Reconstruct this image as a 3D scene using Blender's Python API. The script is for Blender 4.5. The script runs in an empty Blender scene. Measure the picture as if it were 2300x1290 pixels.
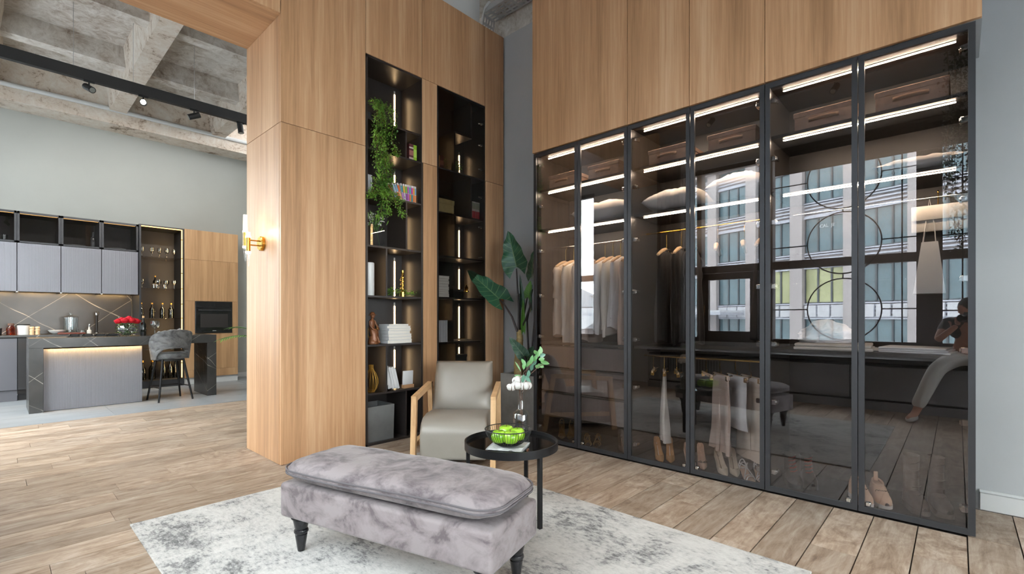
import bpy, bmesh, math, random
from math import sin, cos, pi, sqrt, atan2, radians, hypot
from mathutils import Vector as V, Matrix, noise
S = bpy.context.scene
C = S.collection
rnd = random.Random(11)
# ------------------------------------------------------------------ camera, world, lights, exposure
FPX = 1077.96                      # focal length in pixels of the 2300 px wide frame
CAMH = 1.2
XR, XF = 1000.0 / 1470.4, FPX / 1470.4        # the X axis in (right, forward)
YR, YF = -1162.0 / 1585.0, FPX / 1585.0       # the Y axis in (right, forward)
cam = bpy.data.objects.new('camera', bpy.data.cameras.new('camera'))
C.objects.link(cam)
cam.location = (0, 0, CAMH)
cam.rotation_euler = (pi / 2, 0, -atan2(XF, YF))
cam.data.sensor_width = 36.0
cam.data.lens = 36.0 * FPX / 2300
cam.data.shift_y = 70.0 / 2300
cam.data.clip_start = 0.02
S.camera = cam
w = bpy.data.worlds.new('overcast_sky')
S.world = w
w.use_nodes = True
bg = w.node_tree.nodes['Background']
bg.inputs[0].default_value = (0.94, 0.97, 1.0, 1)
bg.inputs[1].default_value = 18.0
S.view_settings.view_transform = 'Standard'
S.view_settings.look = 'None'
S.view_settings.gamma = 1.0
S.view_settings.exposure = 0.12
try:
    S.view_settings.use_curve_mapping = False
except Exception:
    pass
cy = S.cycles
cy.max_bounces = 10
cy.diffuse_bounces = 5
cy.glossy_bounces = 5
cy.transparent_max_bounces = 32
cy.transmission_bounces = 6
cy.caustics_reflective = False
cy.caustics_refractive = False
cy.sample_clamp_indirect = 6.0
def lamp(name, kind, loc, energy, col=(1, .85, .68), aim=None, size=.2, size_y=None, angle=60, blend=.6):
    d = bpy.data.lights.new(name, kind)
    d.energy = energy
    d.color = col
    if kind == 'AREA':
        d.shape = 'RECTANGLE'
        d.size = size
        d.size_y = size_y or size
    elif kind == 'SPOT':
        d.spot_size = radians(angle)
        d.spot_blend = blend
        d.shadow_soft_size = size
    else:
        d.shadow_soft_size = size
    o = bpy.data.objects.new(name, d)
    C.objects.link(o)
    o.location = loc
    if aim is not None:
        o.rotation_euler = (V(aim) - V(loc)).to_track_quat('-Z', 'Y').to_euler()
    return o
# ------------------------------------------------------------------ pixel of the photograph -> point on a plane of the room
def ray(u, v):
    r = u - 1150.0
    return (XF * FPX + XR * r, YF * FPX + YR * r, 715.0 - v)
def onX(u, v, x):
    d = ray(u, v); t = x / d[0]
    return V((x, d[1] * t, CAMH + d[2] * t))
def onY(u, v, y):
    d = ray(u, v); t = y / d[1]
    return V((d[0] * t, y, CAMH + d[2] * t))
def onZ(u, v, z):
    d = ray(u, v); t = (z - CAMH) / d[2]
    return V((d[0] * t, d[1] * t, z))
# ------------------------------------------------------------------ mesh builder
class B:
    def __init__(s):
        s.bm = bmesh.new()
    def box(s, x0, x1, y0, y1, z0, z1, bev=0, seg=1, rot=None):
        r = bmesh.ops.create_cube(s.bm, size=1)
        vs = r['verts']
        c = V(((x0 + x1) / 2, (y0 + y1) / 2, (z0 + z1) / 2))
        for v_ in vs:
            p = V((v_.co.x * (x1 - x0), v_.co.y * (y1 - y0), v_.co.z * (z1 - z0)))
            if rot is not None:
                p = rot @ p
            v_.co = p + c
        if bev:
            es = list({e for v_ in vs for e in v_.link_edges})
            bmesh.ops.bevel(s.bm, geom=es, offset=bev, segments=seg, profile=.5, affect='EDGES')
        return s
    def rings(s, rs, cap0=True, cap1=True, closed=True):
        rows = [[s.bm.verts.new(p) for p in r] for r in rs]
        n = len(rows[0])
        m = n if closed else n - 1
        for a, b in zip(rows, rows[1:]):
            for i in range(m):
                j = (i + 1) % n
                try:
                    s.bm.faces.new((a[i], a[j], b[j], b[i]))
                except ValueError:
                    pass
        if cap0 and closed:
            s.bm.faces.new(list(reversed(rows[0])))
        if cap1 and closed:
            s.bm.faces.new(rows[-1])
        return s
    def cyl(s, p0, p1, r0, r1=None, n=12, cap=True):
        p0, p1 = V(p0), V(p1)
        r1 = r0 if r1 is None else r1
        d = (p1 - p0).normalized()
        a = d.orthogonal().normalized(); b = d.cross(a)
        f = lambda p, r: [p + a * (r * cos(2 * pi * i / n)) + b * (r * sin(2 * pi * i / n)) for i in range(n)]
        return s.rings([f(p0, r0), f(p1, r1)], cap, cap)
    def tube(s, pts, r, n=6, closed=False):
        pts = [V(p) for p in pts]
        rs = r if isinstance(r, (list, tuple)) else [r] * len(pts)
        rows = []
        m = len(pts)
        a = None
        for i, p in enumerate(pts):
            if closed:
                d = pts[(i + 1) % m] - pts[i - 1]
            else:
                d = pts[min(i + 1, m - 1)] - pts[max(i - 1, 0)]
            d.normalize()
            if a is None:
                a = d.orthogonal().normalized()
            else:
                a = (a - d * a.dot(d))
                a = a.normalized() if a.length > 1e-6 else d.orthogonal().normalized()
            b = d.cross(a)
            rows.append([p + a * (rs[i] * cos(2 * pi * k / n)) + b * (rs[i] * sin(2 * pi * k / n)) for k in range(n)])
        if closed:
            rows.append(rows[0])
            s.rings(rows, False, False)
            bmesh.ops.remove_doubles(s.bm, verts=s.bm.verts[:], dist=1e-6)
            return s
        return s.rings(rows)
    def lathe(s, prof, c=(0, 0, 0), n=20, cap=True, sx=1, sy=1):
        c = V(c)
        rs = [[c + V((r * cos(2 * pi * i / n) * sx, r * sin(2 * pi * i / n) * sy, z)) for i in range(n)] for r, z in prof]
        return s.rings(rs, cap and prof[0][0] > 1e-5, cap and prof[-1][0] > 1e-5)
    def ball(s, c, r, sx=1, sy=1, sz=1, n=12, m=8, rot=None):
        c = V(c)
        rs = []
        for j in range(m + 1):
            t = pi * j / m
            q = max(sin(t), 1e-3)
            row = []
            for i in range(n):
                p = V((r * sx * q * cos(2 * pi * i / n), r * sy * q * sin(2 * pi * i / n), -r * sz * cos(t)))
                row.append(c + (rot @ p if rot is not None else p))
            rs.append(row)
        return s.rings(rs)
    def grid(s, f, nu, nv, uv=True):
        rows = [[s.bm.verts.new(f(i / nu, j / nv)) for i in range(nu + 1)] for j in range(nv + 1)]
        lay = s.bm.loops.layers.uv.verify() if uv else None
        for j in range(nv):
            for i in range(nu):
                fc = s.bm.faces.new((rows[j][i], rows[j][i + 1], rows[j + 1][i + 1], rows[j + 1][i]))
                if uv:
                    for l, (a, b) in zip(fc.loops, ((i, j), (i + 1, j), (i + 1, j + 1), (i, j + 1))):
                        l[lay].uv = (a / nu, b / nv)
        return s
    def prism(s, poly, ax, a0, a1, bev=0, seg=2):
        """poly of 2D points extruded along axis ax ('x','y','z') from a0 to a1"""
        def P(p, a):
            return {'x': (a, p[0], p[1]), 'y': (p[0], a, p[1]), 'z': (p[0], p[1], a)}[ax]
        A = [s.bm.verts.new(P(p, a0)) for p in poly]
        Bv = [s.bm.verts.new(P(p, a1)) for p in poly]
        n = len(poly)
        fs = [s.bm.faces.new(A), s.bm.faces.new(list(reversed(Bv)))]
        for i in range(n):
            fs.append(s.bm.faces.new((A[(i + 1) % n], A[i], Bv[i], Bv[(i + 1) % n])))
        bmesh.ops.recalc_face_normals(s.bm, faces=fs)
        if bev:
            es = list({e for f in fs for e in f.edges})
            bmesh.ops.bevel(s.bm, geom=es, offset=bev, segments=seg, profile=.5, affect='EDGES')
        return s
    def move(s, M4):
        bmesh.ops.transform(s.bm, matrix=M4, verts=s.bm.verts[:])
        return s
    def build(s, name, mat, parent=None, ang=38, flip=True, loc=None, rot=None, **tags):
        if flip:
            bmesh.ops.recalc_face_normals(s.bm, faces=s.bm.faces[:])
        me = bpy.data.meshes.new(name)
        s.bm.to_mesh(me); s.bm.free()
        if mat:
            for m in (mat if isinstance(mat, (list, tuple)) else [mat]):
                me.materials.append(m)
        if ang:
            me.shade_smooth()
            me.set_sharp_from_angle(angle=radians(ang))
        o = bpy.data.objects.new(name, me)
        C.objects.link(o)
        if parent:
            o.parent = parent
        if loc is not None:
            o.location = loc
        if rot is not None:
            o.rotation_euler = (0, 0, rot)
        for k, v_ in tags.items():
            o[k] = v_
        return o
def thing(name, label, cat, loc=(0, 0, 0), rz=0, group=None):
    o = bpy.data.objects.new(name, None)
    C.objects.link(o)
    o.empty_display_size = .05
    o.location = loc
    o.rotation_euler = (0, 0, rz)
    o['label'] = label
    o['category'] = cat
    if group:
        o['group'] = group
    return o
def tag(o, label, cat, group=None):
    o['label'] = label
    o['category'] = cat
    if group:
        o['group'] = group
    return o
def dup(o, loc=None, rz=None, label=None, parent=None, scale=None):
    c = o.copy()
    C.objects.link(c)
    if parent:
        c.parent = parent
    if loc is not None:
        c.location = loc
    if rz is not None:
        c.rotation_euler = (0, 0, rz)
    if scale is not None:
        c.scale = scale
    if label:
        c['label'] = label
    for ch in list(o.children):
        dup(ch, parent=c)
    return c
def setmat(root, m, names=None):
    for o in [root] + list(root.children_recursive):
        if o.type == 'MESH' and (names is None or o.name.split('.')[0] in names):
            o.material_slots[0].link = 'OBJECT'
            o.material_slots[0].material = m
# ------------------------------------------------------------------ materials
def lin(r, g=None, b=None):
    if g is None:
        r, g, b = r
    f = lambda c: (c / 255 / 12.92) if c / 255 <= .04045 else ((c / 255 + .055) / 1.055) ** 2.4
    return (f(r), f(g), f(b), 1)
def base(name):
    m = bpy.data.materials.new(name)
    m.use_nodes = True
    nt = m.node_tree
    return m, nt, nt.nodes['Principled BSDF']
def N(nt, t, **kw):
    n = nt.nodes.new(t)
    for k, v_ in kw.items():
        if k.startswith('i_'):
            key = k[2:].replace('_', ' ')
            n.inputs[key].default_value = v_
        else:
            setattr(n, k, v_)
    return n
def coords(nt, scale=(1, 1, 1), rand=False, space='Object', rot=(0, 0, 0)):
    tc = N(nt, 'ShaderNodeTexCoord')
    mp = N(nt, 'ShaderNodeMapping')
    mp.inputs['Scale'].default_value = scale
    mp.inputs['Rotation'].default_value = rot
    if rand:
        oi = N(nt, 'ShaderNodeObjectInfo')
        mu = N(nt, 'ShaderNodeVectorMath', operation='SCALE')
        cmb = N(nt, 'ShaderNodeCombineXYZ')
        for i in range(3):
            nt.links.new(oi.outputs['Random'], cmb.inputs[i])
        mu.inputs['Scale'].default_value = 37.0
        nt.links.new(cmb.outputs[0], mu.inputs[0])
        ad = N(nt, 'ShaderNodeVectorMath', operation='ADD')
        nt.links.new(tc.outputs[space], ad.inputs[0])
        nt.links.new(mu.outputs[0], ad.inputs[1])
        nt.links.new(ad.outputs[0], mp.inputs['Vector'])
    else:
        nt.links.new(tc.outputs[space], mp.inputs['Vector'])
    return mp.outputs[0]
def ramp(nt, src, stops, interp='LINEAR'):
    r = N(nt, 'ShaderNodeValToRGB')
    r.color_ramp.interpolation = interp
    el = r.color_ramp.elements
    while len(el) < len(stops):
        el.new(.5)
    for e, (p, c) in zip(el, stops):
        e.position = p
        e.color = c if len(c) == 4 else (*c, 1)
    nt.links.new(src, r.inputs[0])
    return r.outputs[0]
def bumpto(nt, bs, src, strength, dist=.01):
    b = N(nt, 'ShaderNodeBump')
    b.inputs['Strength'].default_value = strength
    b.inputs['Distance'].default_value = dist
    nt.links.new(src, b.inputs['Height'])
    nt.links.new(b.outputs[0], bs.inputs['Normal'])
def mat(name, col, rough=.5, metal=0, var=0, vs=6, bump=0, bs_=60, stretch=(1, 1, 1), coat=0, sheen=0, rand=True, spec=None, sub=0):
    m, nt, p = base(name)
    c = lin(col)
    p.inputs['Base Color'].default_value = c
    p.inputs['Roughness'].default_value = rough
    p.inputs['Metallic'].default_value = metal
    p.inputs['Coat Weight'].default_value = coat
    p.inputs['Sheen Weight'].default_value = sheen
    if spec is not None:
        p.inputs['Specular IOR Level'].default_value = spec
    if sub:
        p.inputs['Subsurface Weight'].default_value = sub
        p.inputs['Subsurface Radius'].default_value = (.02, .015, .01)
    if var:
        co = coords(nt, stretch, rand)
        n = N(nt, 'ShaderNodeTexNoise', i_Scale=vs, i_Detail=6, i_Roughness=.6)
        nt.links.new(co, n.inputs['Vector'])
        lo = tuple(max(0, x * (1 - var)) for x in c[:3])
        hi = tuple(min(1, x * (1 + var)) for x in c[:3])
        nt.links.new(ramp(nt, n.outputs[0], [(.3, lo), (.7, hi)]), p.inputs['Base Color'])
    if bump:
        co = coords(nt, stretch, rand)
        n = N(nt, 'ShaderNodeTexNoise', i_Scale=bs_, i_Detail=4)
        nt.links.new(co, n.inputs['Vector'])
        bumpto(nt, p, n.outputs[0], bump)
    return m
def woodmat(name, cols, axis=2, fine=40, rough=.45, bands=3.0, along=.35, bump=.05, rand=True, tone=0.0):
    m, nt, p = base(name)
    sc = [1, 1, 1]; sc[axis] = along / 10
    co = coords(nt, tuple(sc), rand)
    n1 = N(nt, 'ShaderNodeTexNoise', i_Scale=bands, i_Detail=3, i_Roughness=.55, i_Distortion=.3)
    nt.links.new(co, n1.inputs['Vector'])
    n2 = N(nt, 'ShaderNodeTexNoise', i_Scale=fine, i_Detail=5, i_Roughness=.65, i_Distortion=.4)
    nt.links.new(co, n2.inputs['Vector'])
    mx = N(nt, 'ShaderNodeMix', data_type='FLOAT')
    mx.inputs[0].default_value = .42
    nt.links.new(n1.outputs[0], mx.inputs[2]); nt.links.new(n2.outputs[0], mx.inputs[3])
    k = len(cols)
    out = ramp(nt, mx.outputs[0], [(.33 + .34 * i / (k - 1), lin(c)) for i, c in enumerate(cols)])
    if tone:
        oi = N(nt, 'ShaderNodeObjectInfo')
        hs = N(nt, 'ShaderNodeHueSaturation')
        mr = N(nt, 'ShaderNodeMapRange')
        mr.inputs['To Min'].default_value = 1 - tone
        mr.inputs['To Max'].default_value = 1 + tone
        nt.links.new(oi.outputs['Random'], mr.inputs['Value'])
        nt.links.new(mr.outputs[0], hs.inputs['Value'])
        nt.links.new(out, hs.inputs['Color'])
        out = hs.outputs[0]
    nt.links.new(out, p.inputs['Base Color'])
    p.inputs['Roughness'].default_value = rough
    if bump:
        bumpto(nt, p, n2.outputs[0], bump, .004)
    return m
def emit(name, col, strength):
    m = bpy.data.materials.new(name)
    m.use_nodes = True
    nt = m.node_tree
    nt.nodes.clear()
    e = N(nt, 'ShaderNodeEmission')
    e.inputs[0].default_value = (*col, 1)
    e.inputs[1].default_value = strength
    o = N(nt, 'ShaderNodeOutputMaterial')
    nt.links.new(e.outputs[0], o.inputs[0])
    return m
def glass(name, tint=(1, 1, 1), r0=.04, rough=0.0, gcol=(1, 1, 1)):
    """thin glass: clear or tinted transmission with a mirror reflection that grows at grazing angles"""
    m = bpy.data.materials.new(name)
    m.use_nodes = True
    nt = m.node_tree
    nt.nodes.clear()
    lw = N(nt, 'ShaderNodeLayerWeight')
    lw.inputs[0].default_value = .5
    pw = N(nt, 'ShaderNodeMath', operation='POWER')
    pw.inputs[1].default_value = 5
    nt.links.new(lw.outputs['Facing'], pw.inputs[0])
    ma = N(nt, 'ShaderNodeMath', operation='MULTIPLY_ADD')
    ma.inputs[1].default_value = 1 - r0
    ma.inputs[2].default_value = r0
    nt.links.new(pw.outputs[0], ma.inputs[0])
    t = N(nt, 'ShaderNodeBsdfTransparent')
    t.inputs[0].default_value = (*tint, 1)
    g = N(nt, 'ShaderNodeBsdfGlossy')
    g.inputs[0].default_value = (*gcol, 1)
    g.inputs['Roughness'].default_value = rough
    mx = N(nt, 'ShaderNodeMixShader')
    nt.links.new(ma.outputs[0], mx.inputs[0])
    nt.links.new(t.outputs[0], mx.inputs[1]); nt.links.new(g.outputs[0], mx.inputs[2])
    o = N(nt, 'ShaderNodeOutputMaterial')
    nt.links.new(mx.outputs[0], o.inputs[0])
    return m
# ------------------------------------------------------------------ the scene's materials
M = {}
M['oak_v'] = woodmat('oak_veneer', [(150, 112, 79), (186, 144, 106), (208, 172, 136)], 2, 55, .42, 5, .3, .04)
M['oak_x'] = woodmat('oak_veneer_lengthwise', [(150, 112, 79), (186, 144, 106), (208, 172, 136)], 0, 55, .42, 5, .3, .04)
M['oak_kitchen'] = woodmat('kitchen_oak', [(148, 112, 76), (180, 142, 102), (198, 162, 122)], 2, 45, .45, 6, .3, .03)
M['arm_wood'] = woodmat('pale_ash_wood', [(178, 138, 96), (206, 168, 124), (222, 188, 146)], 2, 60, .45, 8, .6, .03)
def plankmat():
    m, nt, p = base('aged_plank')
    co = coords(nt, (.13, .2, .2), True)
    n1 = N(nt, 'ShaderNodeTexNoise', i_Scale=34, i_Detail=8, i_Roughness=.72, i_Distortion=.6)
    nt.links.new(co, n1.inputs['Vector'])
    co2 = coords(nt, (.55, .2, .2), True)
    n2 = N(nt, 'ShaderNodeTexNoise', i_Scale=8, i_Detail=7, i_Roughness=.7, i_Distortion=.8)
    nt.links.new(co2, n2.inputs['Vector'])
    mx = N(nt, 'ShaderNodeMix', data_type='FLOAT')
    mx.inputs[0].default_value = .58
    nt.links.new(n1.outputs[0], mx.inputs[2]); nt.links.new(n2.outputs[0], mx.inputs[3])
    out = ramp(nt, mx.outputs[0], [(.33, lin(96, 77, 63)), (.43, lin(140, 119, 101)), (.5, lin(160, 140, 122)), (.57, lin(176, 159, 143)), (.67, lin(198, 186, 174))])
    oi = N(nt, 'ShaderNodeObjectInfo')
    hs = N(nt, 'ShaderNodeHueSaturation')
    mr = N(nt, 'ShaderNodeMapRange')
    mr.inputs['To Min'].default_value = .8
    mr.inputs['To Max'].default_value = 1.12
    nt.links.new(oi.outputs['Random'], mr.inputs['Value'])
    nt.links.new(mr.outputs[0], hs.inputs['Value'])
    nt.links.new(out, hs.inputs['Color'])
    nt.links.new(hs.outputs[0], p.inputs['Base Color'])
    p.inputs['Roughness'].default_value = .48
    bumpto(nt, p, n1.outputs[0], .12, .004)
    return m
M['plank'] = plankmat()
M['grout'] = mat('dark_joint', (60, 52, 46), .9)
M['tile'] = mat('grey_floor_tile', (136, 140, 144), .35, var=.10, vs=3)
M['plaster'] = mat('grey_plaster', (178, 181, 183), .85, var=.03, vs=2, bump=.03, bs_=120)
M['plaster_k'] = mat('kitchen_plaster', (166, 169, 165), .8, var=.03, vs=1.5)
M['white_paint'] = mat('white_paint', (204, 206, 206), .6)
def concrete():
    m, nt, p = base('raw_concrete')
    co = coords(nt)
    n1 = N(nt, 'ShaderNodeTexNoise', i_Scale=1.6, i_Detail=9, i_Roughness=.7, i_Distortion=.6)
    nt.links.new(co, n1.inputs['Vector'])
    n2 = N(nt, 'ShaderNodeTexNoise', i_Scale=7, i_Detail=8, i_Roughness=.75, i_Distortion=1.2)
    nt.links.new(co, n2.inputs['Vector'])
    mx = N(nt, 'ShaderNodeMix', data_type='FLOAT')
    mx.inputs[0].default_value = .5
    nt.links.new(n1.outputs[0], mx.inputs[2]); nt.links.new(n2.outputs[0], mx.inputs[3])
    nt.links.new(ramp(nt, mx.outputs[0], [(.35, lin(124, 110, 98)), (.42, lin(166, 154, 142)), (.5, lin(196, 190, 182)), (.6, lin(216, 212, 206))]), p.inputs['Base Color'])
    p.inputs['Roughness'].default_value = .9
    bumpto(nt, p, n2.outputs[0], .5, .02)
    return m
M['concrete'] = concrete()
def beamconcrete():
    m, nt, p = base('peeling_beam_concrete')
    co = coords(nt)
    n1 = N(nt, 'ShaderNodeTexNoise', i_Scale=2.2, i_Detail=8, i_Roughness=.7, i_Distortion=.8)
    nt.links.new(co, n1.inputs['Vector'])
    n2 = N(nt, 'ShaderNodeTexNoise', i_Scale=9, i_Detail=9, i_Roughness=.8, i_Distortion=1)
    nt.links.new(co, n2.inputs['Vector'])
    mx = N(nt, 'ShaderNodeMix', data_type='FLOAT')
    mx.inputs[0].default_value = .55
    nt.links.new(n1.outputs[0], mx.inputs[2]); nt.links.new(n2.outputs[0], mx.inputs[3])
    nt.links.new(ramp(nt, mx.outputs[0], [(.37, lin(92, 76, 62)), (.425, lin(160, 142, 124)), (.47, lin(206, 192, 177)), (.6, lin(220, 214, 204))]), p.inputs['Base Color'])
    p.inputs['Roughness'].default_value = .9
    bumpto(nt, p, n2.outputs[0], .6, .02)
    return m
M['beam'] = beamconcrete()
M['frame'] = mat('anthracite_aluminium', (62, 63, 66), .42, .6)
M['carcass'] = mat('dark_carcass', (40, 36, 33), .42, var=.08, vs=3, stretch=(4, 4, .4))
M['shelf_black'] = mat('black_laminate', (46, 42, 41), .33, var=.08, vs=8)
M['shelf_edge'] = mat('graphite_edge', (50, 49, 50), .4)
M['drawer'] = mat('brown_grey_veneer', (112, 102, 97), .42, var=.12, vs=10, stretch=(6, 6, .4))
M['tint'] = glass('smoked_door_glass', (.80, .79, .80), .082)
M['tint2'] = glass('smoked_bookcase_glass', (.74, .73, .73), .025)
M['pane'] = glass('window_glass', (.96, .98, .97), .03)
M['clear'] = glass('clear_glass', (.93, .95, .95), .06)
M['clear_k'] = glass('drinking_glass', (.86, .87, .87), .09)
M['water'] = glass('vase_water', (.80, .78, .76), .04)
M['led'] = emit('warm_led', (1, .66, .34), 20)
M['led_wh'] = emit('warm_led_shelf', (1, .78, .56), 210)
M['led_under'] = emit('under_cabinet_led', (1, .62, .24), 150)
M['led_k'] = emit('amber_led', (1, .52, .15), 5)
M['led_side'] = emit('side_led', (1, .62, .28), 14)
M['lampglow'] = emit('frosted_lamp_glow', (1, .90, .74), 4)
M['spotglow'] = emit('spot_lens_glow', (1, .93, .8), 60)
M['black_metal'] = mat('black_metal', (34, 34, 36), .4, .5)
M['matte_black'] = mat('matte_black', (26, 26, 27), .55)
M['steel'] = mat('galvanised_steel', (178, 178, 178), .45, .35, var=.1, vs=8)
M['chrome'] = mat('polished_chrome', (200, 198, 194), .15, 1)
M['gold'] = mat('polished_brass', (214, 168, 78), .2, 1)
M['gold_satin'] = mat('satin_gold', (196, 152, 72), .34, .9)
M['hanger_wood'] = mat('pale_hanger_wood', (224, 190, 150), .45, var=.08, vs=20)
M['ribbed'] = mat('ribbed_grey_lacquer', (134, 134, 142), .42)
M['cab_grey'] = mat('grey_lacquer', (100, 100, 106), .45)
M['cab_dark'] = mat('dark_cabinet_interior', (40, 36, 34), .5)
def marble(name, b, vein, sc=1.0, amt=1.0, rough=.25):
    m, nt, p = base(name)
    outs = []
    for i, (rot, ws, dist, w_) in enumerate((((.3, .9, .5), .30, 3.2, .0055), ((.5, -.7, -.7), .55, 2.2, .0045), ((.1, .5, 1.3), .8, 2.6, .004))):
        co = coords(nt, (sc, sc, sc), rot=rot)
        wv = N(nt, 'ShaderNodeTexWave', i_Scale=ws, i_Distortion=dist, i_Detail=3, wave_profile='SAW')
        wv.inputs['Detail Scale'].default_value = .7
        wv.inputs['Detail Roughness'].default_value = .45
        nt.links.new(co, wv.inputs['Vector'])
        outs.append(ramp(nt, wv.outputs['Fac'], [(0, (1, 1, 1)), (w_, (.65, .65, .65)), (w_ * 2.4, (0, 0, 0)), (1, (0, 0, 0))]))
    a = N(nt, 'ShaderNodeMix', data_type='RGBA', blend_type='ADD')
    a.inputs[0].default_value = 1
    nt.links.new(outs[0], a.inputs[6]); nt.links.new(outs[1], a.inputs[7])
    a2 = N(nt, 'ShaderNodeMix', data_type='RGBA', blend_type='ADD')
    a2.inputs[0].default_value = 1
    nt.links.new(a.outputs[2], a2.inputs[6]); nt.links.new(outs[2], a2.inputs[7])
    nz = N(nt, 'ShaderNodeTexNoise', i_Scale=2.5 * sc, i_Detail=6)
    nt.links.new(coords(nt), nz.inputs['Vector'])
    fade = ramp(nt, nz.outputs[0], [(.4, (.15, .15, .15)), (.6, (amt, amt, amt))])
    f = N(nt, 'ShaderNodeMix', data_type='RGBA', blend_type='MULTIPLY')
    f.inputs[0].default_value = 1
    nt.links.new(a2.outputs[2], f.inputs[6]); nt.links.new(fade, f.inputs[7])
    mx = N(nt, 'ShaderNodeMix', data_type='RGBA')
    bc = lin(b)
    nt.links.new(f.outputs[2], mx.inputs[0])
    nt.links.new(ramp(nt, nz.outputs[0], [(.3, tuple(x * .75 for x in bc[:3])), (.7, tuple(x * 1.25 for x in bc[:3]))]), mx.inputs[6])
    mx.inputs[7].default_value = lin(vein)
    nt.links.new(mx.outputs[2], p.inputs['Base Color'])
    p.inputs['Roughness'].default_value = rough
    return m
M['marble'] = marble('black_veined_marble', (58, 56, 55), (206, 196, 182), 1.0)
M['marble_i'] = marble('island_veined_marble', (56, 55, 54), (200, 192, 182), 1.7, .9)
M['leather'] = mat('taupe_leather', (142, 136, 128), .36, var=.05, vs=4, bump=.04, bs_=160)
def velvet(name, c0, c1, c2):
    m, nt, p = base(name)
    co = coords(nt, (1, 1, 1.3))
    n1 = N(nt, 'ShaderNodeTexNoise', i_Scale=6.5, i_Detail=9, i_Roughness=.66, i_Distortion=.5)
    nt.links.new(co, n1.inputs['Vector'])
    nt.links.new(ramp(nt, n1.outputs[0], [(.38, lin(c0)), (.47, lin(c1)), (.58, lin(c2))]), p.inputs['Base Color'])
    p.inputs['Roughness'].default_value = .8
    p.inputs['Sheen Weight'].default_value = .15
    p.inputs['Sheen Roughness'].default_value = .4
    n2 = N(nt, 'ShaderNodeTexNoise', i_Scale=9, i_Detail=4, i_Distortion=.6)
    nt.links.new(co, n2.inputs['Vector'])
    bumpto(nt, p, n2.outputs[0], .25, .012)
    return m
M['velvet'] = velvet('mauve_grey_velvet', (92, 84, 87), (122, 113, 115), (135, 127, 129))
M['velvet_top'] = velvet('mauve_grey_velvet_cushion', (84, 76, 80), (112, 104, 107), (134, 126, 128))
M['velvet_stool'] = velvet('charcoal_velvet', (70, 70, 71), (92, 92, 93), (112, 112, 112))
M['piping'] = mat('dark_grey_piping', (92, 88, 92), .7)
def rugmat():
    m, nt, p = base('distressed_rug')
    co = coords(nt)
    n1 = N(nt, 'ShaderNodeTexNoise', i_Scale=2.4, i_Detail=12, i_Roughness=.78, i_Distortion=.4)
    nt.links.new(co, n1.inputs['Vector'])
    n2 = N(nt, 'ShaderNodeTexNoise', i_Scale=55, i_Detail=5, i_Roughness=.75)
    nt.links.new(coords(nt, (1, .45, 1)), n2.inputs['Vector'])
    mx = N(nt, 'ShaderNodeMix', data_type='FLOAT')
    mx.inputs[0].default_value = .36
    nt.links.new(n1.outputs[0], mx.inputs[2]); nt.links.new(n2.outputs[0], mx.inputs[3])
    nt.links.new(ramp(nt, mx.outputs[0], [(.37, lin(84, 84, 85)), (.43, lin(128, 128, 128)), (.475, lin(170, 169, 167)), (.54, lin(188, 187, 184)), (.64, lin(198, 197, 194))]), p.inputs['Base Color'])
    p.inputs['Roughness'].default_value = .95
    bumpto(nt, p, n2.outputs[0], .5, .006)
    return m
M['rug'] = rugmat()
M['rug_edge'] = mat('rug_binding', (214, 214, 212), .9)
def leafmat(name, c0, c1, vein=None, rough=.35):
    m, nt, p = base(name)
    tc = N(nt, 'ShaderNodeTexCoord')
    sp = N(nt, 'ShaderNodeSeparateXYZ')
    nt.links.new(tc.outputs['UV'], sp.inputs[0])
    n = N(nt, 'ShaderNodeTexNoise', i_Scale=6, i_Detail=4)
    nt.links.new(tc.outputs['Object'], n.inputs['Vector'])
    col = ramp(nt, n.outputs[0], [(.35, lin(c0)), (.65, lin(c1))])
    if vein:
        a = N(nt, 'ShaderNodeMath', operation='SUBTRACT'); a.inputs[1].default_value = .5
        nt.links.new(sp.outputs[0], a.inputs[0])
        ab = N(nt, 'ShaderNodeMath', operation='ABSOLUTE')
        nt.links.new(a.outputs[0], ab.inputs[0])
        mid = N(nt, 'ShaderNodeMath', operation='LESS_THAN'); mid.inputs[1].default_value = .022
        nt.links.new(ab.outputs[0], mid.inputs[0])
        k = N(nt, 'ShaderNodeMath', operation='MULTIPLY_ADD'); k.inputs[1].default_value = -.45
        nt.links.new(ab.outputs[0], k.inputs[0]); nt.links.new(sp.outputs[1], k.inputs[2])
        mu = N(nt, 'ShaderNodeMath', operation='MULTIPLY'); mu.inputs[1].default_value = 8
        nt.links.new(k.outputs[0], mu.inputs[0])
        fr = N(nt, 'ShaderNodeMath', operation='FRACT')
        nt.links.new(mu.outputs[0], fr.inputs[0])
        lt = N(nt, 'ShaderNodeMath', operation='LESS_THAN'); lt.inputs[1].default_value = .09
        nt.links.new(fr.outputs[0], lt.inputs[0])
        mxm = N(nt, 'ShaderNodeMath', operation='MAXIMUM')
        nt.links.new(mid.outputs[0], mxm.inputs[0]); nt.links.new(lt.outputs[0], mxm.inputs[1])
        mx = N(nt, 'ShaderNodeMix', data_type='RGBA')
        nt.links.new(mxm.outputs[0], mx.inputs[0]); nt.links.new(col, mx.inputs[6])
        mx.inputs[7].default_value = lin(vein)
        col = mx.outputs[2]
    nt.links.new(col, p.inputs['Base Color'])
    p.inputs['Roughness'].default_value = rough
    return m
M['alocasia'] = leafmat('alocasia_leaf', (26, 66, 46), (42, 88, 62), (92, 120, 84))
M['alocasia_young'] = leafmat('alocasia_young_leaf', (70, 120, 44), (96, 146, 60), (128, 160, 92))
M['ivy'] = leafmat('ivy_leaf', (66, 112, 36), (140, 180, 70))
M['ivy_dark'] = leafmat('dark_ivy_leaf', (24, 44, 22), (44, 70, 34))
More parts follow.
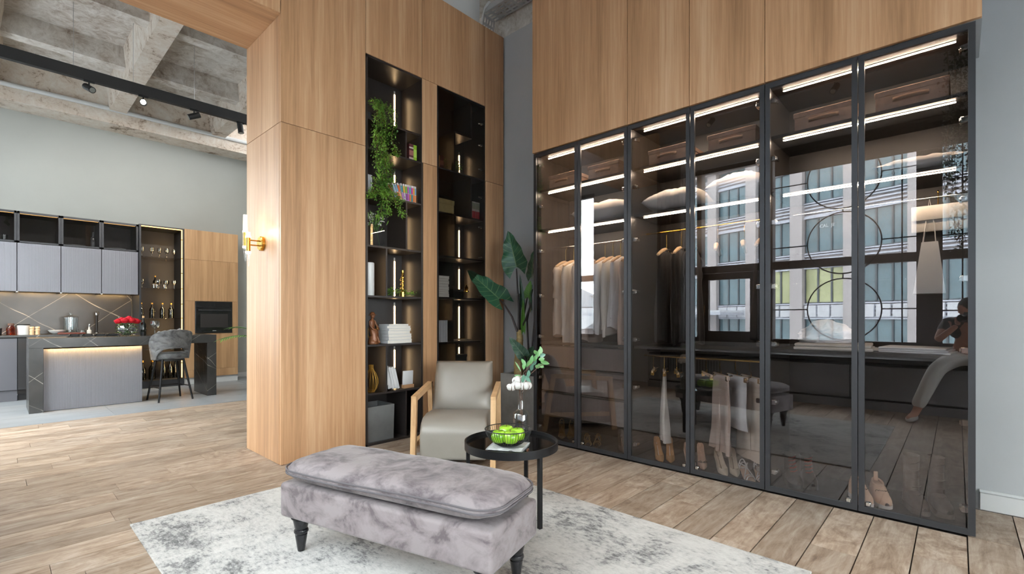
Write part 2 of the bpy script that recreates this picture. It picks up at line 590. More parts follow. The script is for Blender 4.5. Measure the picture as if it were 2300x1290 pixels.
M['moss'] = leafmat('bright_sprig', (92, 140, 40), (138, 178, 66))
M['euca'] = leafmat('eucalyptus_leaf', (84, 140, 82), (128, 176, 112))
M['euca2'] = leafmat('blue_eucalyptus_leaf', (76, 126, 110), (106, 150, 130))
M['palm'] = leafmat('palm_leaf', (58, 108, 38), (112, 156, 62))
M['stem_dark'] = mat('dark_purple_stem', (52, 44, 44), .45)
M['stem_green'] = mat('green_stem', (66, 104, 56), .5)
M['vine_brown'] = mat('brown_vine_stem', (104, 76, 40), .7)
M['trunk'] = mat('palm_trunk', (168, 146, 98), .7, var=.25, vs=14, stretch=(1, 1, 3), bump=.4, bs_=30)
M['soil'] = mat('potting_soil', (42, 34, 28), .95, bump=.5, bs_=40)
M['conc_pot'] = mat('cast_concrete', (104, 106, 106), .75, var=.14, vs=6, bump=.08, bs_=40)
M['paper'] = mat('book_pages', (216, 212, 204), .8, var=.06, vs=40, stretch=(.3, .3, 4))
M['cover_white'] = mat('white_book_cover', (212, 214, 216), .5)
M['porcelain'] = mat('white_porcelain', (212, 214, 214), .3)
M['bronze'] = mat('brown_carved_wood', (120, 74, 44), .35, .15, var=.3, vs=18)
M['napkin'] = mat('white_linen', (186, 188, 187), .9, bump=.4, bs_=70)
def applemat():
    m, nt, p = base('green_apple_skin')
    n = N(nt, 'ShaderNodeTexNoise', i_Scale=18, i_Detail=3)
    nt.links.new(coords(nt, rand=True), n.inputs['Vector'])
    nt.links.new(ramp(nt, n.outputs[0], [(.35, lin(112, 172, 24)), (.65, lin(160, 206, 62))]), p.inputs['Base Color'])
    p.inputs['Roughness'].default_value = .25
    p.inputs['Coat Weight'].default_value = .3
    return m
M['apple'] = applemat()
M['cotton'] = mat('cotton_boll', (208, 206, 203), .95, bump=.3, bs_=60)
M['husk'] = mat('brown_husk', (104, 78, 66), .8)
M['pillow'] = mat('white_pillow_cloth', (206, 200, 194), .85, bump=.35, bs_=14)
M['box_felt'] = mat('brown_felt_box', (172, 140, 118), .9, var=.14, vs=26)
M['box_tab'] = mat('brown_felt_handle', (118, 88, 66), .8)
def cloth(n, c, var=.07):
    return mat(n, c, .85, var=var, vs=5, bump=.25, bs_=24, stretch=(1, 1, .35), sheen=.15)
M['c_cream'] = cloth('cream_cotton', (228, 222, 210)); M['c_white'] = cloth('white_cotton', (230, 230, 228))
M['c_beige'] = cloth('beige_linen', (208, 193, 176)); M['c_greige'] = cloth('greige_linen', (204, 197, 186))
M['c_blush'] = cloth('blush_silk', (208, 187, 172)); M['c_black'] = cloth('black_jersey', (34, 31, 30), .1)
M['c_navy'] = cloth('black_wool', (40, 36, 36), .1); M['c_tan'] = cloth('tan_cotton', (190, 150, 112))
M['rose'] = mat('red_rose_petal', (204, 18, 40), .55)
M['amber'] = glass('amber_glass', (.75, .28, .05), .05)
M['dark_bottle'] = glass('dark_bottle_glass', (.16, .17, .14), .07)
M['label_dull'] = mat('bottle_label', (120, 100, 70), .6)
M['cork'] = mat('cork', (196, 158, 112), .8)
M['oven_glass'] = mat('black_oven_glass', (20, 19, 19), .06, spec=.6)
M['skin'] = mat('skin', (178, 128, 104), .5, sub=.1)
M['hair'] = mat('dark_hair', (34, 26, 22), .6)
# ------------------------------------------------------------------ room shell
WY, WX = 4.03, 3.62            # face of the bookcase wall, face of the wardrobe doors
fl = B().box(-1.1, 4.3, -3.1, 10.8, -.10, -.014).build('floor', M['grout'], kind='structure')
pr = random.Random(5)
unit = None
def plank(x0, x1, y0, y1):
    global unit
    if unit is None:
        b = B().box(-.5, .5, -.5, .5, -.014, 0)
        o = b.build('plank', M['plank'], fl, ang=0)
        unit = o
    else:
        o = unit.copy(); C.objects.link(o)
    o.location = ((x0 + x1) / 2, (y0 + y1) / 2, pr.uniform(-.0012, 0))
    o.scale = (x1 - x0 - .0025, y1 - y0 - .006, 1)
y = -.04 - .205 * 5
PW = .205
while y < 7.6:
    y1 = min(y + PW, 7.62)
    if y < -.1:
        xe = 4.19
    elif y1 <= 3.05:
        xe = 3.62
    elif y < 4.0:
        xe = 4.22
    elif y < 4.7:
        xe = 1.60
    else:
        xe = 3.4
    x = -1.1 - pr.uniform(0, 1.1)
    while x < xe:
        L = pr.choice((1.2, 1.2, 1.5, .9, 1.8))
        x1 = x + L
        if xe - x1 < .25:
            x1 = xe
        plank(max(x, -1.1), min(x1, xe), y, y1)
        x = x1
    y = y1
tl = None
for i in range(5):
    for j in range(5):
        x0 = -1.1 + 1.06 * i; y0 = 7.62 + .63 * j
        if tl is None:
            tl = B().box(-.5, .5, -.5, .5, -.014, 0).build('tile', M['tile'], fl, ang=0)
            o = tl
        else:
            o = tl.copy(); C.objects.link(o)
        o.location = (x0 + .53, y0 + .315, 0); o.scale = (1.056, .626, 1)
# bookcase wall: core, oak panels
wl = B().box(1.60, 4.20, 4.44, 4.80, 0, 4.6)
wl.box(1.60, 2.33, 4.06, 4.44, 0, 4.6)
wl.box(3.02, 3.16, 4.06, 4.44, 0, 4.6)
wl.box(3.92, 4.18, 4.06, 4.44, 0, 4.6)
wl.box(2.33, 3.92, 4.06, 4.44, 3.72, 4.6)
wl.box(-1.1, 1.60, 4.06, 4.80, 3.72, 4.6)
wl = wl.build('wall_left', M['plaster'], kind='structure')
def panel(par, x0, x1, y0, y1, z0, z1, m, bev=.0015):
    return B().box(x0, x1, y0, y1, z0, z1, bev).build('wood_panel', m, par, ang=0)
g = .0018
F0, F1 = WY, WY + .028
ZS, ZT, ZO = 2.80, 4.6, 3.668
for x0, x1, z0, z1 in ((1.58, 2.345, 0, ZS), (1.58, 2.345, ZS, ZT), (3.0, 3.182, 0, ZS), (2.985, 3.182, ZS, ZO), (2.345, 2.985, ZO, ZT),
                       (2.985, 3.885, ZO, ZT), (3.895, 4.195, 0, ZS), (3.885, 4.195, ZS, ZT),
                       (.66, 1.58, 3.68, ZT), (-.5, .66, 3.68, ZT), (-1.1, -.5, 3.68, ZT)):
    panel(wl, x0 + g, x1 - g, F0, F1, z0 + g, z1 - g, M['oak_v'])
for z0, z1 in ((0, ZS), (ZS, 3.68)):                                   # jamb of the opening
    panel(wl, 1.58, 1.60, F1 + .001, 4.80, z0 + g, z1 - g, M['oak_v'])
for x0, x1 in ((-1.1, -.5), (-.5, .66), (.66, 1.60)):                  # soffit of the opening
    panel(wl, x0 + g, x1 - g, F1 + .001, 4.80, 3.68, 3.70, M['oak_x'])
# plaster bulkhead over the panels
B().box(-1.1, 3.88, 4.12, 4.6, 4.62, 5.02).build('wall_left_bulkhead', M['white_paint'], kind='structure')
# wall behind the wardrobe with the oak fascia above the wardrobe
wr = B().box(4.22, 4.40, -3.1, 4.9, 0, 4.62)
wr.box(3.65, 4.21, -.10, 3.07, 2.84, 4.99)
wr = wr.build('wall_right', M['plaster'], kind='structure')
for y0, y1 in ((2.035, 3.085), (1.505, 2.035), (.975, 1.505), (-.1, .975)):
    panel(wr, WX, WX + .025, y0 + g, y1 - g, 2.83, 4.99, M['oak_v'])
panel(wr, WX + .025, 4.21, 3.071, 3.089, 2.83, 4.99, M['oak_v'])
B().box(4.195, 4.22, -3.1, -.102, 0, .11, .004).box(4.207, 4.22, -3.1, -.102, .11, .125).build('baseboard_right', M['white_paint'], kind='structure')
B().box(4.40, 4.55, -3.1, 4.9, 4.5, 5.05).box(4.24, 4.40, -3.1, 4.9, 4.63, 5.05).build('wall_right_upper', M['concrete'], kind='structure')
# kitchen shell
B().box(-1.1, 4.5, 10.78, 10.95, 0, 4.5).build('wall_kitchen', M['plaster_k'], kind='structure')
B().box(4.22, 4.4, 4.9, 10.8, 0, 4.62).build('wall_kitchen_side', M['plaster_k'], kind='structure')
B().box(3.20, 4.22, 10.755, 10.78, 0, .09).build('baseboard_kitchen', M['white_paint'], kind='structure')
# rear wall of the sitting room
B().box(-1.3, 4.4, -3.25, -3.1, 0, .8).box(-1.3, 4.4, -3.25, -3.1, 2.5, 5.0).box(-1.3, -.4, -3.25, -3.1, .8, 2.5).box(3.3, 4.4, -3.25, -3.1, .8, 2.5).build('wall_rear', M['plaster'], kind='structure')
# ceiling with waffle beams
ce = B().box(-1.3, 4.6, -3.25, 11.0, 5.05, 5.2).build('ceiling', M['concrete'], kind='structure')
def beam(x0, x1, y0, y1, z0, taper_x=0, taper_y=0):
    b = B()
    b.rings([[(x0, y0, 5.06), (x1, y0, 5.06), (x1, y1, 5.06), (x0, y1, 5.06)],
             [(x0 + taper_x, y0 + taper_y, z0), (x1 - taper_x, y0 + taper_y, z0), (x1 - taper_x, y1 - taper_y, z0), (x0 + taper_x, y1 - taper_y, z0)]])
    b.build('beam', M['beam'] if (y1 - y0 > 2 and z0 < 4.7) or z0 < 4.6 else M['concrete'], ce, ang=0)
for xb in (-.22, 1.26, 2.74):
    beam(xb - .02, xb + .30, 4.82, 10.3, 4.64, .05)
    if xb < 2:
        beam(xb - .02, xb + .30, -3.1, 4.10, 4.64, .05)
for yb in (5.6, 7.12, 8.68):
    beam(-1.1, 4.2, yb, yb + .24, 4.78, 0, .03)
for yb in (-1.6, 0, 1.6):
    beam(-1.1, 3.6, yb, yb + .24, 4.78, 0, .03)
beam(-1.1, 4.5, 10.30, 10.80, 4.44)
tag(B().tube([(-1.1, 10.27, 4.66), (.2, 10.27, 4.655), (1.2, 10.27, 4.665), (2.2, 10.27, 4.655), (4.2, 10.27, 4.66)], .035, 10).build('conduit', M['white_paint']),
    'pale ribbed conduit running along the top of the far concrete beam', 'conduit')
# window wall
ww = B().box(-1.30, -1.1, -3.1, 10.8, 0, .80)
ww.box(-1.30, -1.1, -3.1, 10.8, 3.78, 5.06)
ww.box(-1.30, -1.1, -3.1, -1.7, .8, 3.78).box(-1.30, -1.1, 3.58, 5.45, .8, 3.78).box(-1.30, -1.1, 10.4, 10.8, .8, 3.78)
ww = ww.build('wall_window', M['plaster'], kind='structure')
M['wframe'] = mat('brown_window_frame', (58, 50, 46), .5)
def window(name, y0, y1, mulls, lattice):
    z0, z1, zt = .80, 3.78, 2.03
    b = B()
    b.box(-1.26, -1.16, y0, y0 + .06, z0, z1).box(-1.26, -1.16, y1 - .06, y1, z0, z1)
    b.box(-1.26, -1.16, y0, y1, z0, z0 + .07).box(-1.26, -1.16, y0, y1, z1 - .07, z1)
    b.box(-1.26, -1.14, y0, y1, zt - .06, zt + .06)
    for m0, m1 in mulls:
        b.box(-1.27, -1.10, m0, m1, z0, z1)
    root = b.build(name, M['wframe'], ang=0, kind='structure')
    ed = [y0] + [q for mm in mulls for q in mm] + [y1]
    for i in range(0, len(ed), 2):
        for a0, a1 in ((z0 + .07, zt - .06), (zt + .06, z1 - .07)):
            B().box(-1.213, -1.207, ed[i] + .01, ed[i + 1] - .01, a0, a1).build('pane', M['pane'], root, ang=0)
    return root
w1 = window('window_1', -1.7, 3.58, [(.14, .40), (2.14, 2.34), (3.26, 3.34)], True)
w2 = window('window_2', 5.45, 10.4, [(7.0, 7.1), (8.7, 8.8)], False)
b = B()
for x_ in (-.4, .8, 2.05, 3.24):
    b.box(x_, x_ + .06, -3.22, -3.14, .8, 2.5)
b.box(-.4, 3.3, -3.22, -3.14, .8, .87).box(-.4, 3.3, -3.22, -3.14, 2.43, 2.5)
w3 = b.build('added_fill_window', M['wframe'], ang=0, kind='structure')  # unseen window, added to let fill daylight in through the rear wall
for x_ in (-.4, .8, 2.05):
    for a0, a1 in ((.87, 2.43),):
        B().box(x_ + .05, x_ + 1.21, -3.183, -3.177, a0, a1).build('pane', M['pane'], w3, ang=0)
# opening casement in window_1
cs = B()
cs.box(-1.17, -1.09, 2.36, 2.47, .87, 1.96).box(-1.17, -1.09, 3.14, 3.25, .87, 1.96).box(-1.17, -1.09, 2.36, 3.25, .87, .98).box(-1.17, -1.09, 2.36, 3.25, 1.85, 1.96)
cs = cs.build('casement', M['wframe'], w1, ang=0)
B().box(-1.085, -1.07, 3.19, 3.205, 1.25, 1.42).build('handle', M['chrome'], cs)
# decorative lattice of thin bars and circles
lt = B()
for cz in (1.33, 2.30, 3.25):
    lt.tube([(-1.14, 1.22 + .45 * cos(2 * pi * i / 40), cz + .45 * sin(2 * pi * i / 40)) for i in range(40)], .0095, 6, closed=True)
    for a, bb in ((.40, .77), (1.67, 2.14)):
        lt.cyl((-1.14, a, cz), (-1.14, bb, cz), .009, n=6)
for a, bb in ((.80, .88), (1.78, 1.85), (2.75, 2.80), (3.70, 3.75)):
    lt.cyl((-1.14, 1.22, a), (-1.14, 1.22, bb), .009, n=6)
for yy in (.55, -.05, -.6, -1.2):
    lt.cyl((-1.14, yy, .86), (-1.14, yy, 3.72), .009, n=6)
for zz in (1.3, 2.28, 3.0):
    lt.cyl((-1.14, -1.64, zz), (-1.14, .14, zz), .009, n=6)
lt.build('lattice', M['black_metal'], w1)
# dark roller blinds and curtain by the window
tag(B().box(-1.09, -1.075, -1.7, 2.1, 3.42, 3.80).cyl((-1.08, -1.7, 3.80), (-1.08, 2.1, 3.80), .04).build('roller_blind', M['matte_black']),
    'dark roller blind pulled a little way down behind the photographer', 'blind')
cu = B()
cu.grid(lambda a, t: (-.98 + .035 * sin(a * 36) + .0 * t, 3.58 + .46 * a, .70 + 3.3 * t), 48, 6)
M['curtain'] = mat('brown_curtain', (74, 58, 44), .85)
o = cu.build('curtain', M['curtain'], ang=80)
md = o.modifiers.new('thick', 'SOLIDIFY'); md.thickness = .006
tag(o, 'brown pleated curtain hanging beside the large window', 'curtain')
# sill bench under the window
wb = thing('window_bench', 'dark grey window sill bench with panelled front, seen mirrored in the wardrobe doors', 'bench', (0, 0, 0))
M['bench_grey'] = mat('bench_grey', (120, 120, 122), .5)
B().box(-1.1, -.54, -1.9, 4.0, .62, .67, .004).build('sill_top', M['shelf_edge'], wb)
B().box(-1.1, -.62, -1.9, 4.0, 0, .60).build('carcass', M['matte_black'], wb)
for i in range(4):
    y0 = -1.88 + 1.47 * i
    B().box(-.615, -.56, y0 + .01, y0 + 1.46, .14, .57, .003).build('panel', M['bench_grey'], wb)
    if i == 3:
        pass
B().box(-.60, -.57, -1.9, 4.0, 0, .11).build('plinth', M['bench_grey'], wb)
vb = B()
for i in range(20):
    vb.box(-.556, -.552, 2.75 + .045 * i, 2.765 + .045 * i, .30, .52)
vb.build('vent_slot', M['matte_black'], wb, ang=0, kind='stuff')
# ------------------------------------------------------------------ wardrobe: three sections of two glazed doors
DB = [3.070, 2.545, 2.035, 1.500, .975, .449, -.076]
XI0, XI1 = 3.665, 4.20
WH = 2.815
Zs1, Zs2, Zs3 = 2.47, 2.08, .965
SEC = [(2.035, 3.07, 'left wardrobe section nearest the plant, shirts above a bank of drawers'),
       (.975, 2.035, 'middle wardrobe section with black dresses above hanging trousers'),
       (-.076, .975, 'right wardrobe section whose doors mirror the window and photographer')]
wards = []
hinge_proto = None
def hinge(par, y, z, sgn):
    global hinge_proto
    if hinge_proto is None:
        b = B().box(-.012, .012, -.006, .03, -.017, .017, .003)
        b.box(.0, .055, .022, .036, -.013, .013, .003).cyl((.02, .018, -.012), (.02, .018, .012), .012, n=10)
        o = b.build('hinge', M['chrome'], par)
        hinge_proto = o
    else:
        o = hinge_proto.copy(); C.objects.link(o); o.parent = par
    o.location = (WX + .034, y, z)
    o.scale = (1, sgn, 1)
def led(par, x, z, y0, y1, m=None):
    s = B().box(x - .004, x + .004, y0, y1, z - .007, z - .003)
    o = s.build('led_strip', m or M['led'], par, ang=0)
    B().box(x - .012, x + .012, y0 - .004, y1 + .004, z - .003, z + .0005).build('led_channel', M['black_metal'], o, ang=0)
for k, (y0, y1, lab) in enumerate(SEC):
    W = thing('wardrobe', lab, 'wardrobe', (0, 0, 0), 0, 'wardrobe sections along the right wall')
    wards.append(W)
    a, b_ = y0 + .002, y1 - .002
    t = .02
    B().box(XI0, XI1, a, a + t, .0, WH).build('side_panel', M['carcass'], W, ang=0)
    B().box(XI0, XI1, b_ - t, b_, .0, WH).build('side_panel', M['carcass'], W, ang=0)
    B().box(XI1 - .012, XI1, a + t, b_ - t, .02, WH).build('back_panel', M['carcass'], W, ang=0)
    B().box(XI0, XI1, a + t, b_ - t, WH - .02, WH).build('top_panel', M['carcass'], W, ang=0)
    B().box(XI0, XI1, a + t, b_ - t, 0, .022).build('bottom_panel', M['carcass'], W, ang=0)
    for z in (Zs1, Zs2, Zs3):
        if k == 2 and z == Zs3:
            z = .985
        B().box(XI0 + .03, XI1 - .012, a + t, b_ - t, z - .022, z).build('shelf', M['carcass'], W, ang=0)
    for z in (WH - .02, Zs1 - .022, Zs2 - .022):
        led(W, 3.76, z, a + t + .06 * 1, b_ - t - .06, M['led_wh'])
    # frame round the two doors
    for d in range(2):
        e1, e0 = DB[2 * k + d], DB[2 * k + d + 1]
        e0 += .0025; e1 -= .0025
        fw = .030
        fb = B()
        fb.box(WX, WX + .022, e0, e0 + fw, .012, WH).box(WX, WX + .022, e1 - fw, e1, .012, WH)
        fb.box(WX, WX + .022, e0 + fw, e1 - fw, .012, .012 + .034).box(WX, WX + .022, e0 + fw, e1 - fw, WH - .034, WH)
        D = fb.build('glass_door', M['frame'], W, ang=0)
        B().box(WX + .008, WX + .013, e0 + fw - .006, e1 - fw + .006, .042, WH - .030).build('glass_pane', M['tint'], D, ang=0, label='smoked grey glass')
        hs = e1 - fw if d == 0 else e0 + fw
        for z in (.14, .62, 1.02, 1.42, 1.86, 2.30, 2.70):
            hinge(D, hs, z, -1 if d == 0 else 1)
        lock = B().box(WX + .002, WX + .03, (e0 + fw + .004 if d == 0 else e1 - fw - .03), (e0 + fw + .03 if d == 0 else e1 - fw - .004), .05, .075, .003)
        lock.build('catch', M['chrome'], D)
for z0, z1 in ((.25, .485), (.49, .72), (.725, .94)):
    dr = B().box(3.70, 3.72, 2.075, 3.03, z0 + .004, z1 - .004, .002).build('drawer', M['drawer'], wards[0])
    B().box(3.692, 3.70, 2.08, 3.025, z1 - .016, z1 - .005).build('edge_pull', M['shelf_black'], dr, ang=0)
B().box(3.72, 4.18, 2.06, 3.045, .235, .25).build('shelf', M['carcass'], wards[0], ang=0)
rl = {}
def rail(par, z, x, y0, y1, m):
    B().cyl((x, y0, z), (x, y1, z), .0085, n=10).build('clothes_rail', m, par)
rail(wards[0], 1.915, 3.92, 2.057, 3.048, M['chrome'])
rail(wards[1], 1.94, 3.92, .997, 2.013, M['gold'])
rail(wards[1], .875, 3.88, .997, 2.013, M['gold'])
rail(wards[2], 1.94, 3.92, -.054, .953, M['chrome'])
# felt storage boxes on the top shelf
def felt_box(y0, y1, h, lab, x0=3.745):
    c = ((x0 + .17), (y0 + y1) / 2, Zs1 + .001)
    T = thing('storage_box', lab, 'box', c, 0, 'felt boxes on the top wardrobe shelf')
    w2 = (y1 - y0) / 2
    b = B().box(-.17, .17, -w2, w2, 0, h, .006, 2)
    b.build('body', M['box_felt'], T)
    B().box(-.176, .176, -w2 - .005, w2 + .005, h - .03, h + .006, .004).build('lid', M['box_felt'], T)
    hb = B()
    hb.grid(lambda u, v: (-.182 - .016 * sin(pi * u) ** .7, (u - .5) * w2 * 1.0, h * .5 + (v - .5) * .026), 10, 1)
    o = hb.build('handle', M['box_tab'], T)
    md = o.modifiers.new('thick', 'SOLIDIFY'); md.thickness = .004
for y0, y1, lab in ((2.66, 2.97, 'brown felt storage box at the far left end of the top wardrobe shelf'),
                    (2.19, 2.51, 'brown felt storage box behind the second wardrobe door'),
                    (1.575, 1.905, 'brown felt storage box behind the third wardrobe door above a plump pillow'),
                    (1.07, 1.41, 'brown felt storage box behind the fourth wardrobe door'),
                    (.478, .822, 'brown felt storage box behind the fifth wardrobe door'),
                    (.035, .375, 'brown felt storage box furthest right, behind the sixth wardrobe door')):
    felt_box(y0, y1, .128, lab)
# pillows
def pillow(c, lx, ly, h, lab, rz=0, ry=0, seed=1, m='pillow'):
    def f(u, v):
        a, b = 2 * u - 1, 2 * v - 1
        return a, b
    b = B()
    n = 22
    def pt(i, j, s):
        u, v = 2 * i / n - 1, 2 * j / n - 1
        e = max(0, (1 - abs(u) ** 2.6)) ** .55 * max(0, (1 - abs(v) ** 2.6)) ** .55
        pin = 1 - .10 * (1 - abs(u)) * (abs(v) > .999) - .05 * (1 - u * u) * v * v
        pin2 = 1 - .07 * (1 - v * v) * u * u
        wr_ = noise.noise(V((u * 3 + seed, v * 3, s * 2.0))) * .10 * h + noise.noise(V((u * 8, v * 8 + seed, s))) * .05 * h
        return V((u * lx / 2 * pin2, v * ly / 2 * pin, s * (h / 2) * e + wr_ * e + h * .45))
    for s in (1, -1):
        rows = [[b.bm.verts.new(pt(i, j, s)) for i in range(n + 1)] for j in range(n + 1)]
        for j in range(n):
            for i in range(n):
                b.bm.faces.new((rows[j][i], rows[j][i + 1], rows[j + 1][i + 1], rows[j + 1][i]))
    bmesh.ops.remove_doubles(b.bm, verts=b.bm.verts[:], dist=.001)
    o = b.build('pillow', M[m], ang=80)
    o.location = c
    o.rotation_euler = (0, ry, rz)
    return tag(o, lab, 'pillow', 'pillows on the middle wardrobe shelf')
pillow((3.93, 2.40, Zs2 + .012), .40, .62, .21, 'white quilted pillow sagging across the first two wardrobe doors', .05, 0, 1)
pillow((3.93, 1.72, Zs2 + .012), .42, .50, .20, 'plump white pillow with quilted seams behind the third wardrobe door', -.06, 0, 4)
pillow((3.95, 1.24, Zs2 + .012), .42, .44, .235, 'white pillow warmly lit behind the fourth wardrobe door', .08, 0, 7)
pillow((3.95, .17, Zs2 + .008), .44, .44, .11, 'flat white quilt folded on the shelf behind the sixth wardrobe door', 0, 0, 11)
# hangers and clothes ---------------------------------------------------------
hang_n = 0
def hanger_mesh():
    b = B()
    pts = [V((-.185, 0, -.205))]
    for i in range(9):
        t = -1 + 2 * i / 8
        pts.append(V((.185 * t, .012 * (1 - abs(t)), -.142 - .060 * abs(t) ** 1.4)))
    pts.append(V((.185, 0, -.205)))
    b.tube(pts, [.010] + [.013 + .006 * (1 - abs(-1 + 2 * i / 8)) for i in range(9)] + [.010], 8)
    h = B()
    h.tube([(0, 0, -.13), (0, 0, -.03)] + [(.017 * sin(a), 0, .0 + .0175 - .0175 * -cos(a) - .017) for a in [pi * (1.0 - i / 7 * 1.35) for i in range(8)]], .0032, 6)
    return b, h
HP = None
def hanger(y, z, x, rz, lab):
    global HP
    if HP is None:
        T = thing('clothes_hanger', lab, 'hanger', (x, y, z), rz, 'wooden hangers with brass hooks on the wardrobe rails')
        b, h = hanger_mesh()
        b.build('shoulder_bar', M['hanger_wood'], T)
        h.build('hook', M['gold'], T)
        HP = T
        return T
    return dup(HP, (x, y, z), rz, lab)
def garment(y, x, z, L, m, lab, cat='shirt', sleeve=.5, sw=.045, half=.188, rz=0, seed=0, flare=1.05, group=None, collar=True, cuff=None, hemvar=.02):
    """a garment on a hanger: its flat front lies along local x, local y is its thickness"""
    T = thing(cat, lab, cat, (x, y, z), rz, group)
    r_ = random.Random(seed)
    ph = r_.uniform(0, 6)
    b = B()
    rings = []
    n = 28
    zs = [(-.160, .050, .014), (-.166, .075, .022), (-.178, .12, .027), (-.200, half * .95, .03), (-.235, half, .036)]
    k = 9
    for i in range(1, k + 1):
        t = i / k
        zs.append((-.235 - (L - .235) * t, half * (.96 + (flare - .96) * t), .036 + .012 * sin(pi * t) + .008 * t))
    for j, (zz, hx, hy) in enumerate(zs):
        t = max(0, (j - 4) / k)
        row = []
        for i in range(n):
            a = 2 * pi * i / n
            q = hy * (1 + t * .55 * sin(5 * a + ph) + t * .3 * sin(9 * a + ph * 2))
            ca, sa = cos(a), sin(a)
            px = hx * (abs(ca) ** .75) * (1 if ca > 0 else -1) * (1 + .03 * t * sin(3 * zz * 9 + ph))
            py = q * (abs(sa) ** .9) * (1 if sa > 0 else -1)
            row.append((px, py + .01 * t * sin(zz * 8 + ph), zz + hemvar * t * t * sin(2 * a + ph)))
        rings.append(row)
    b.rings(rings, True, True)
    b.build('body', m, T, ang=70)
    if sleeve > 0:
        for s in (-1, 1):
            sl = B()
            st = V((s * (half - .036), 0, -.21))
            kx = r_.uniform(.0, .018)
            pts = [st + V((s * (.0 + kx * sin(t * 1.6)), .004 * sin(t * 7 + ph), -sleeve * t)) for t in [i / 9 for i in range(10)]]
            rr = [sw * .75] + [sw * (1 - .22 * t + .10 * sin(t * 14 + ph)) for t in [i / 9 for i in range(1, 10)]]
            sl.tube(pts, rr, 12)
            for v_ in sl.bm.verts:
                v_.co.y *= .62
            so = sl.build('sleeve', m, T, ang=70)
            if cuff:
                cb = B().tube([pts[-2] + V((0, 0, .0)), pts[-2] + V((0, 0, -.02))], sw * .86, 12)
                for v_ in cb.bm.verts:
                    v_.co.y *= .68
                cb.build('cuff_band', cuff, so, ang=60)
    if collar:
        cb = B()
        cb.tube([V((.052 * cos(a), .024 * sin(a), -.157 - .012 * cos(a * 2))) for a in [2 * pi * i / 14 for i in range(14)]], .009, 8, closed=True)
        cb.build('collar', m, T, ang=70)
    return T
def item(y, x, z, rz, wlab, *a, **k):
    hanger(y, z, x, rz, 'hanger ' + wlab)
    return garment(y, x, z, *a, rz=rz, **k)
ZR, XR_ = 1.905, 3.925
sg = 'pale shirts on the left wardrobe rail'
item(2.90, XR_, ZR, .10, 'of the short-sleeved beige shirt at the left end of the wardrobe rail', .88, M['c_beige'], 'beige short-sleeved shirt at the left end of the wardrobe rail', 'shirt', .30, .062, seed=1, group=sg)
item(2.80, XR_, ZR, .06, 'of the cream sweatshirt, second on the left wardrobe rail', .98, M['c_cream'], 'cream long-sleeved sweatshirt, second from the left on the wardrobe rail', 'shirt', .66, .050, seed=2, group=sg)
item(2.69, XR_, ZR, .12, 'of the greige shirt, third on the left wardrobe rail', 1.0, M['c_greige'], 'greige linen shirt with wide hem, third from left on the wardrobe rail', 'shirt', .56, .06, seed=3, group=sg, flare=1.12)
item(2.59, XR_, ZR, .02, 'of the blush shirt behind the first pair of door stiles', .92, M['c_blush'], 'blush pink shirt hanging behind the first pair of door stiles', 'shirt', .62, .05, seed=4, group=sg)
item(2.44, XR_, ZR, .08, 'of the white long cardigan behind the second wardrobe door', .84, M['c_white'], 'off-white cardigan hanging furthest left behind the second wardrobe door', 'shirt', .60, .055, seed=5, group=sg)
item(2.355, XR_, ZR, .05, 'of the ivory shirt beside the off-white cardigan', .86, M['c_cream'], 'ivory shirt with a soft collar beside the off-white cardigan', 'shirt', .60, .05, seed=6, group=sg)
item(2.275, XR_, ZR, .10, 'of the white blouse with black cuffs', .80, M['c_white'], 'white blouse with black cuff bands on the left wardrobe rail', 'blouse', .54, .05, seed=7, group=sg, cuff=M['c_black'])
item(2.185, XR_, ZR, .16, 'of the blush silk coat near the second wardrobe divider', .98, M['c_blush'], 'shiny blush silk coat near the second wardrobe divider', 'coat', .72, .062, seed=8, group=sg, flare=1.1)
item(2.105, XR_, ZR, .0, 'of the beige jacket touching the second wardrobe divider', .96, M['c_beige'], 'pale beige jacket squeezed against the second wardrobe divider', 'jacket', .60, .05, seed=9, group=sg)
ZR2 = 1.93
bgp = 'black garments on the middle wardrobe rail'
item(1.83, XR_, ZR2, .06, 'of the sleeveless black dress on the middle wardrobe rail', .93, M['c_black'], 'sleeveless black dress with one bare hanger tip showing', 'dress', 0, seed=21, group=bgp, half=.17)
item(1.70, XR_, ZR2, .10, 'of the long plain black dress on the middle wardrobe rail', .94, M['c_black'], 'plain black long-sleeved dress in the middle of the black garments', 'dress', .5, .05, seed=22, group=bgp)
item(1.60, XR_, ZR2, .16, 'of the black jersey tee beside the third door edge', .94, M['c_navy'], 'black short-sleeved top nearest the fourth wardrobe door', 'top', .26, .065, seed=23, group=bgp)
for y_, lab in ((1.40, 'empty wooden hanger behind the fourth wardrobe door, left of two'), (1.20, 'empty wooden hanger behind the fourth wardrobe door, right of two')):
    hanger(y_, ZR2, XR_, .25, lab)
item(1.075, XR_, ZR2, .05, 'of the dark scarf dress by the third wardrobe divider', .9, M['c_black'], 'narrow dark dress pressed against the third wardrobe divider', 'dress', 0, seed=25, group=bgp, half=.13)
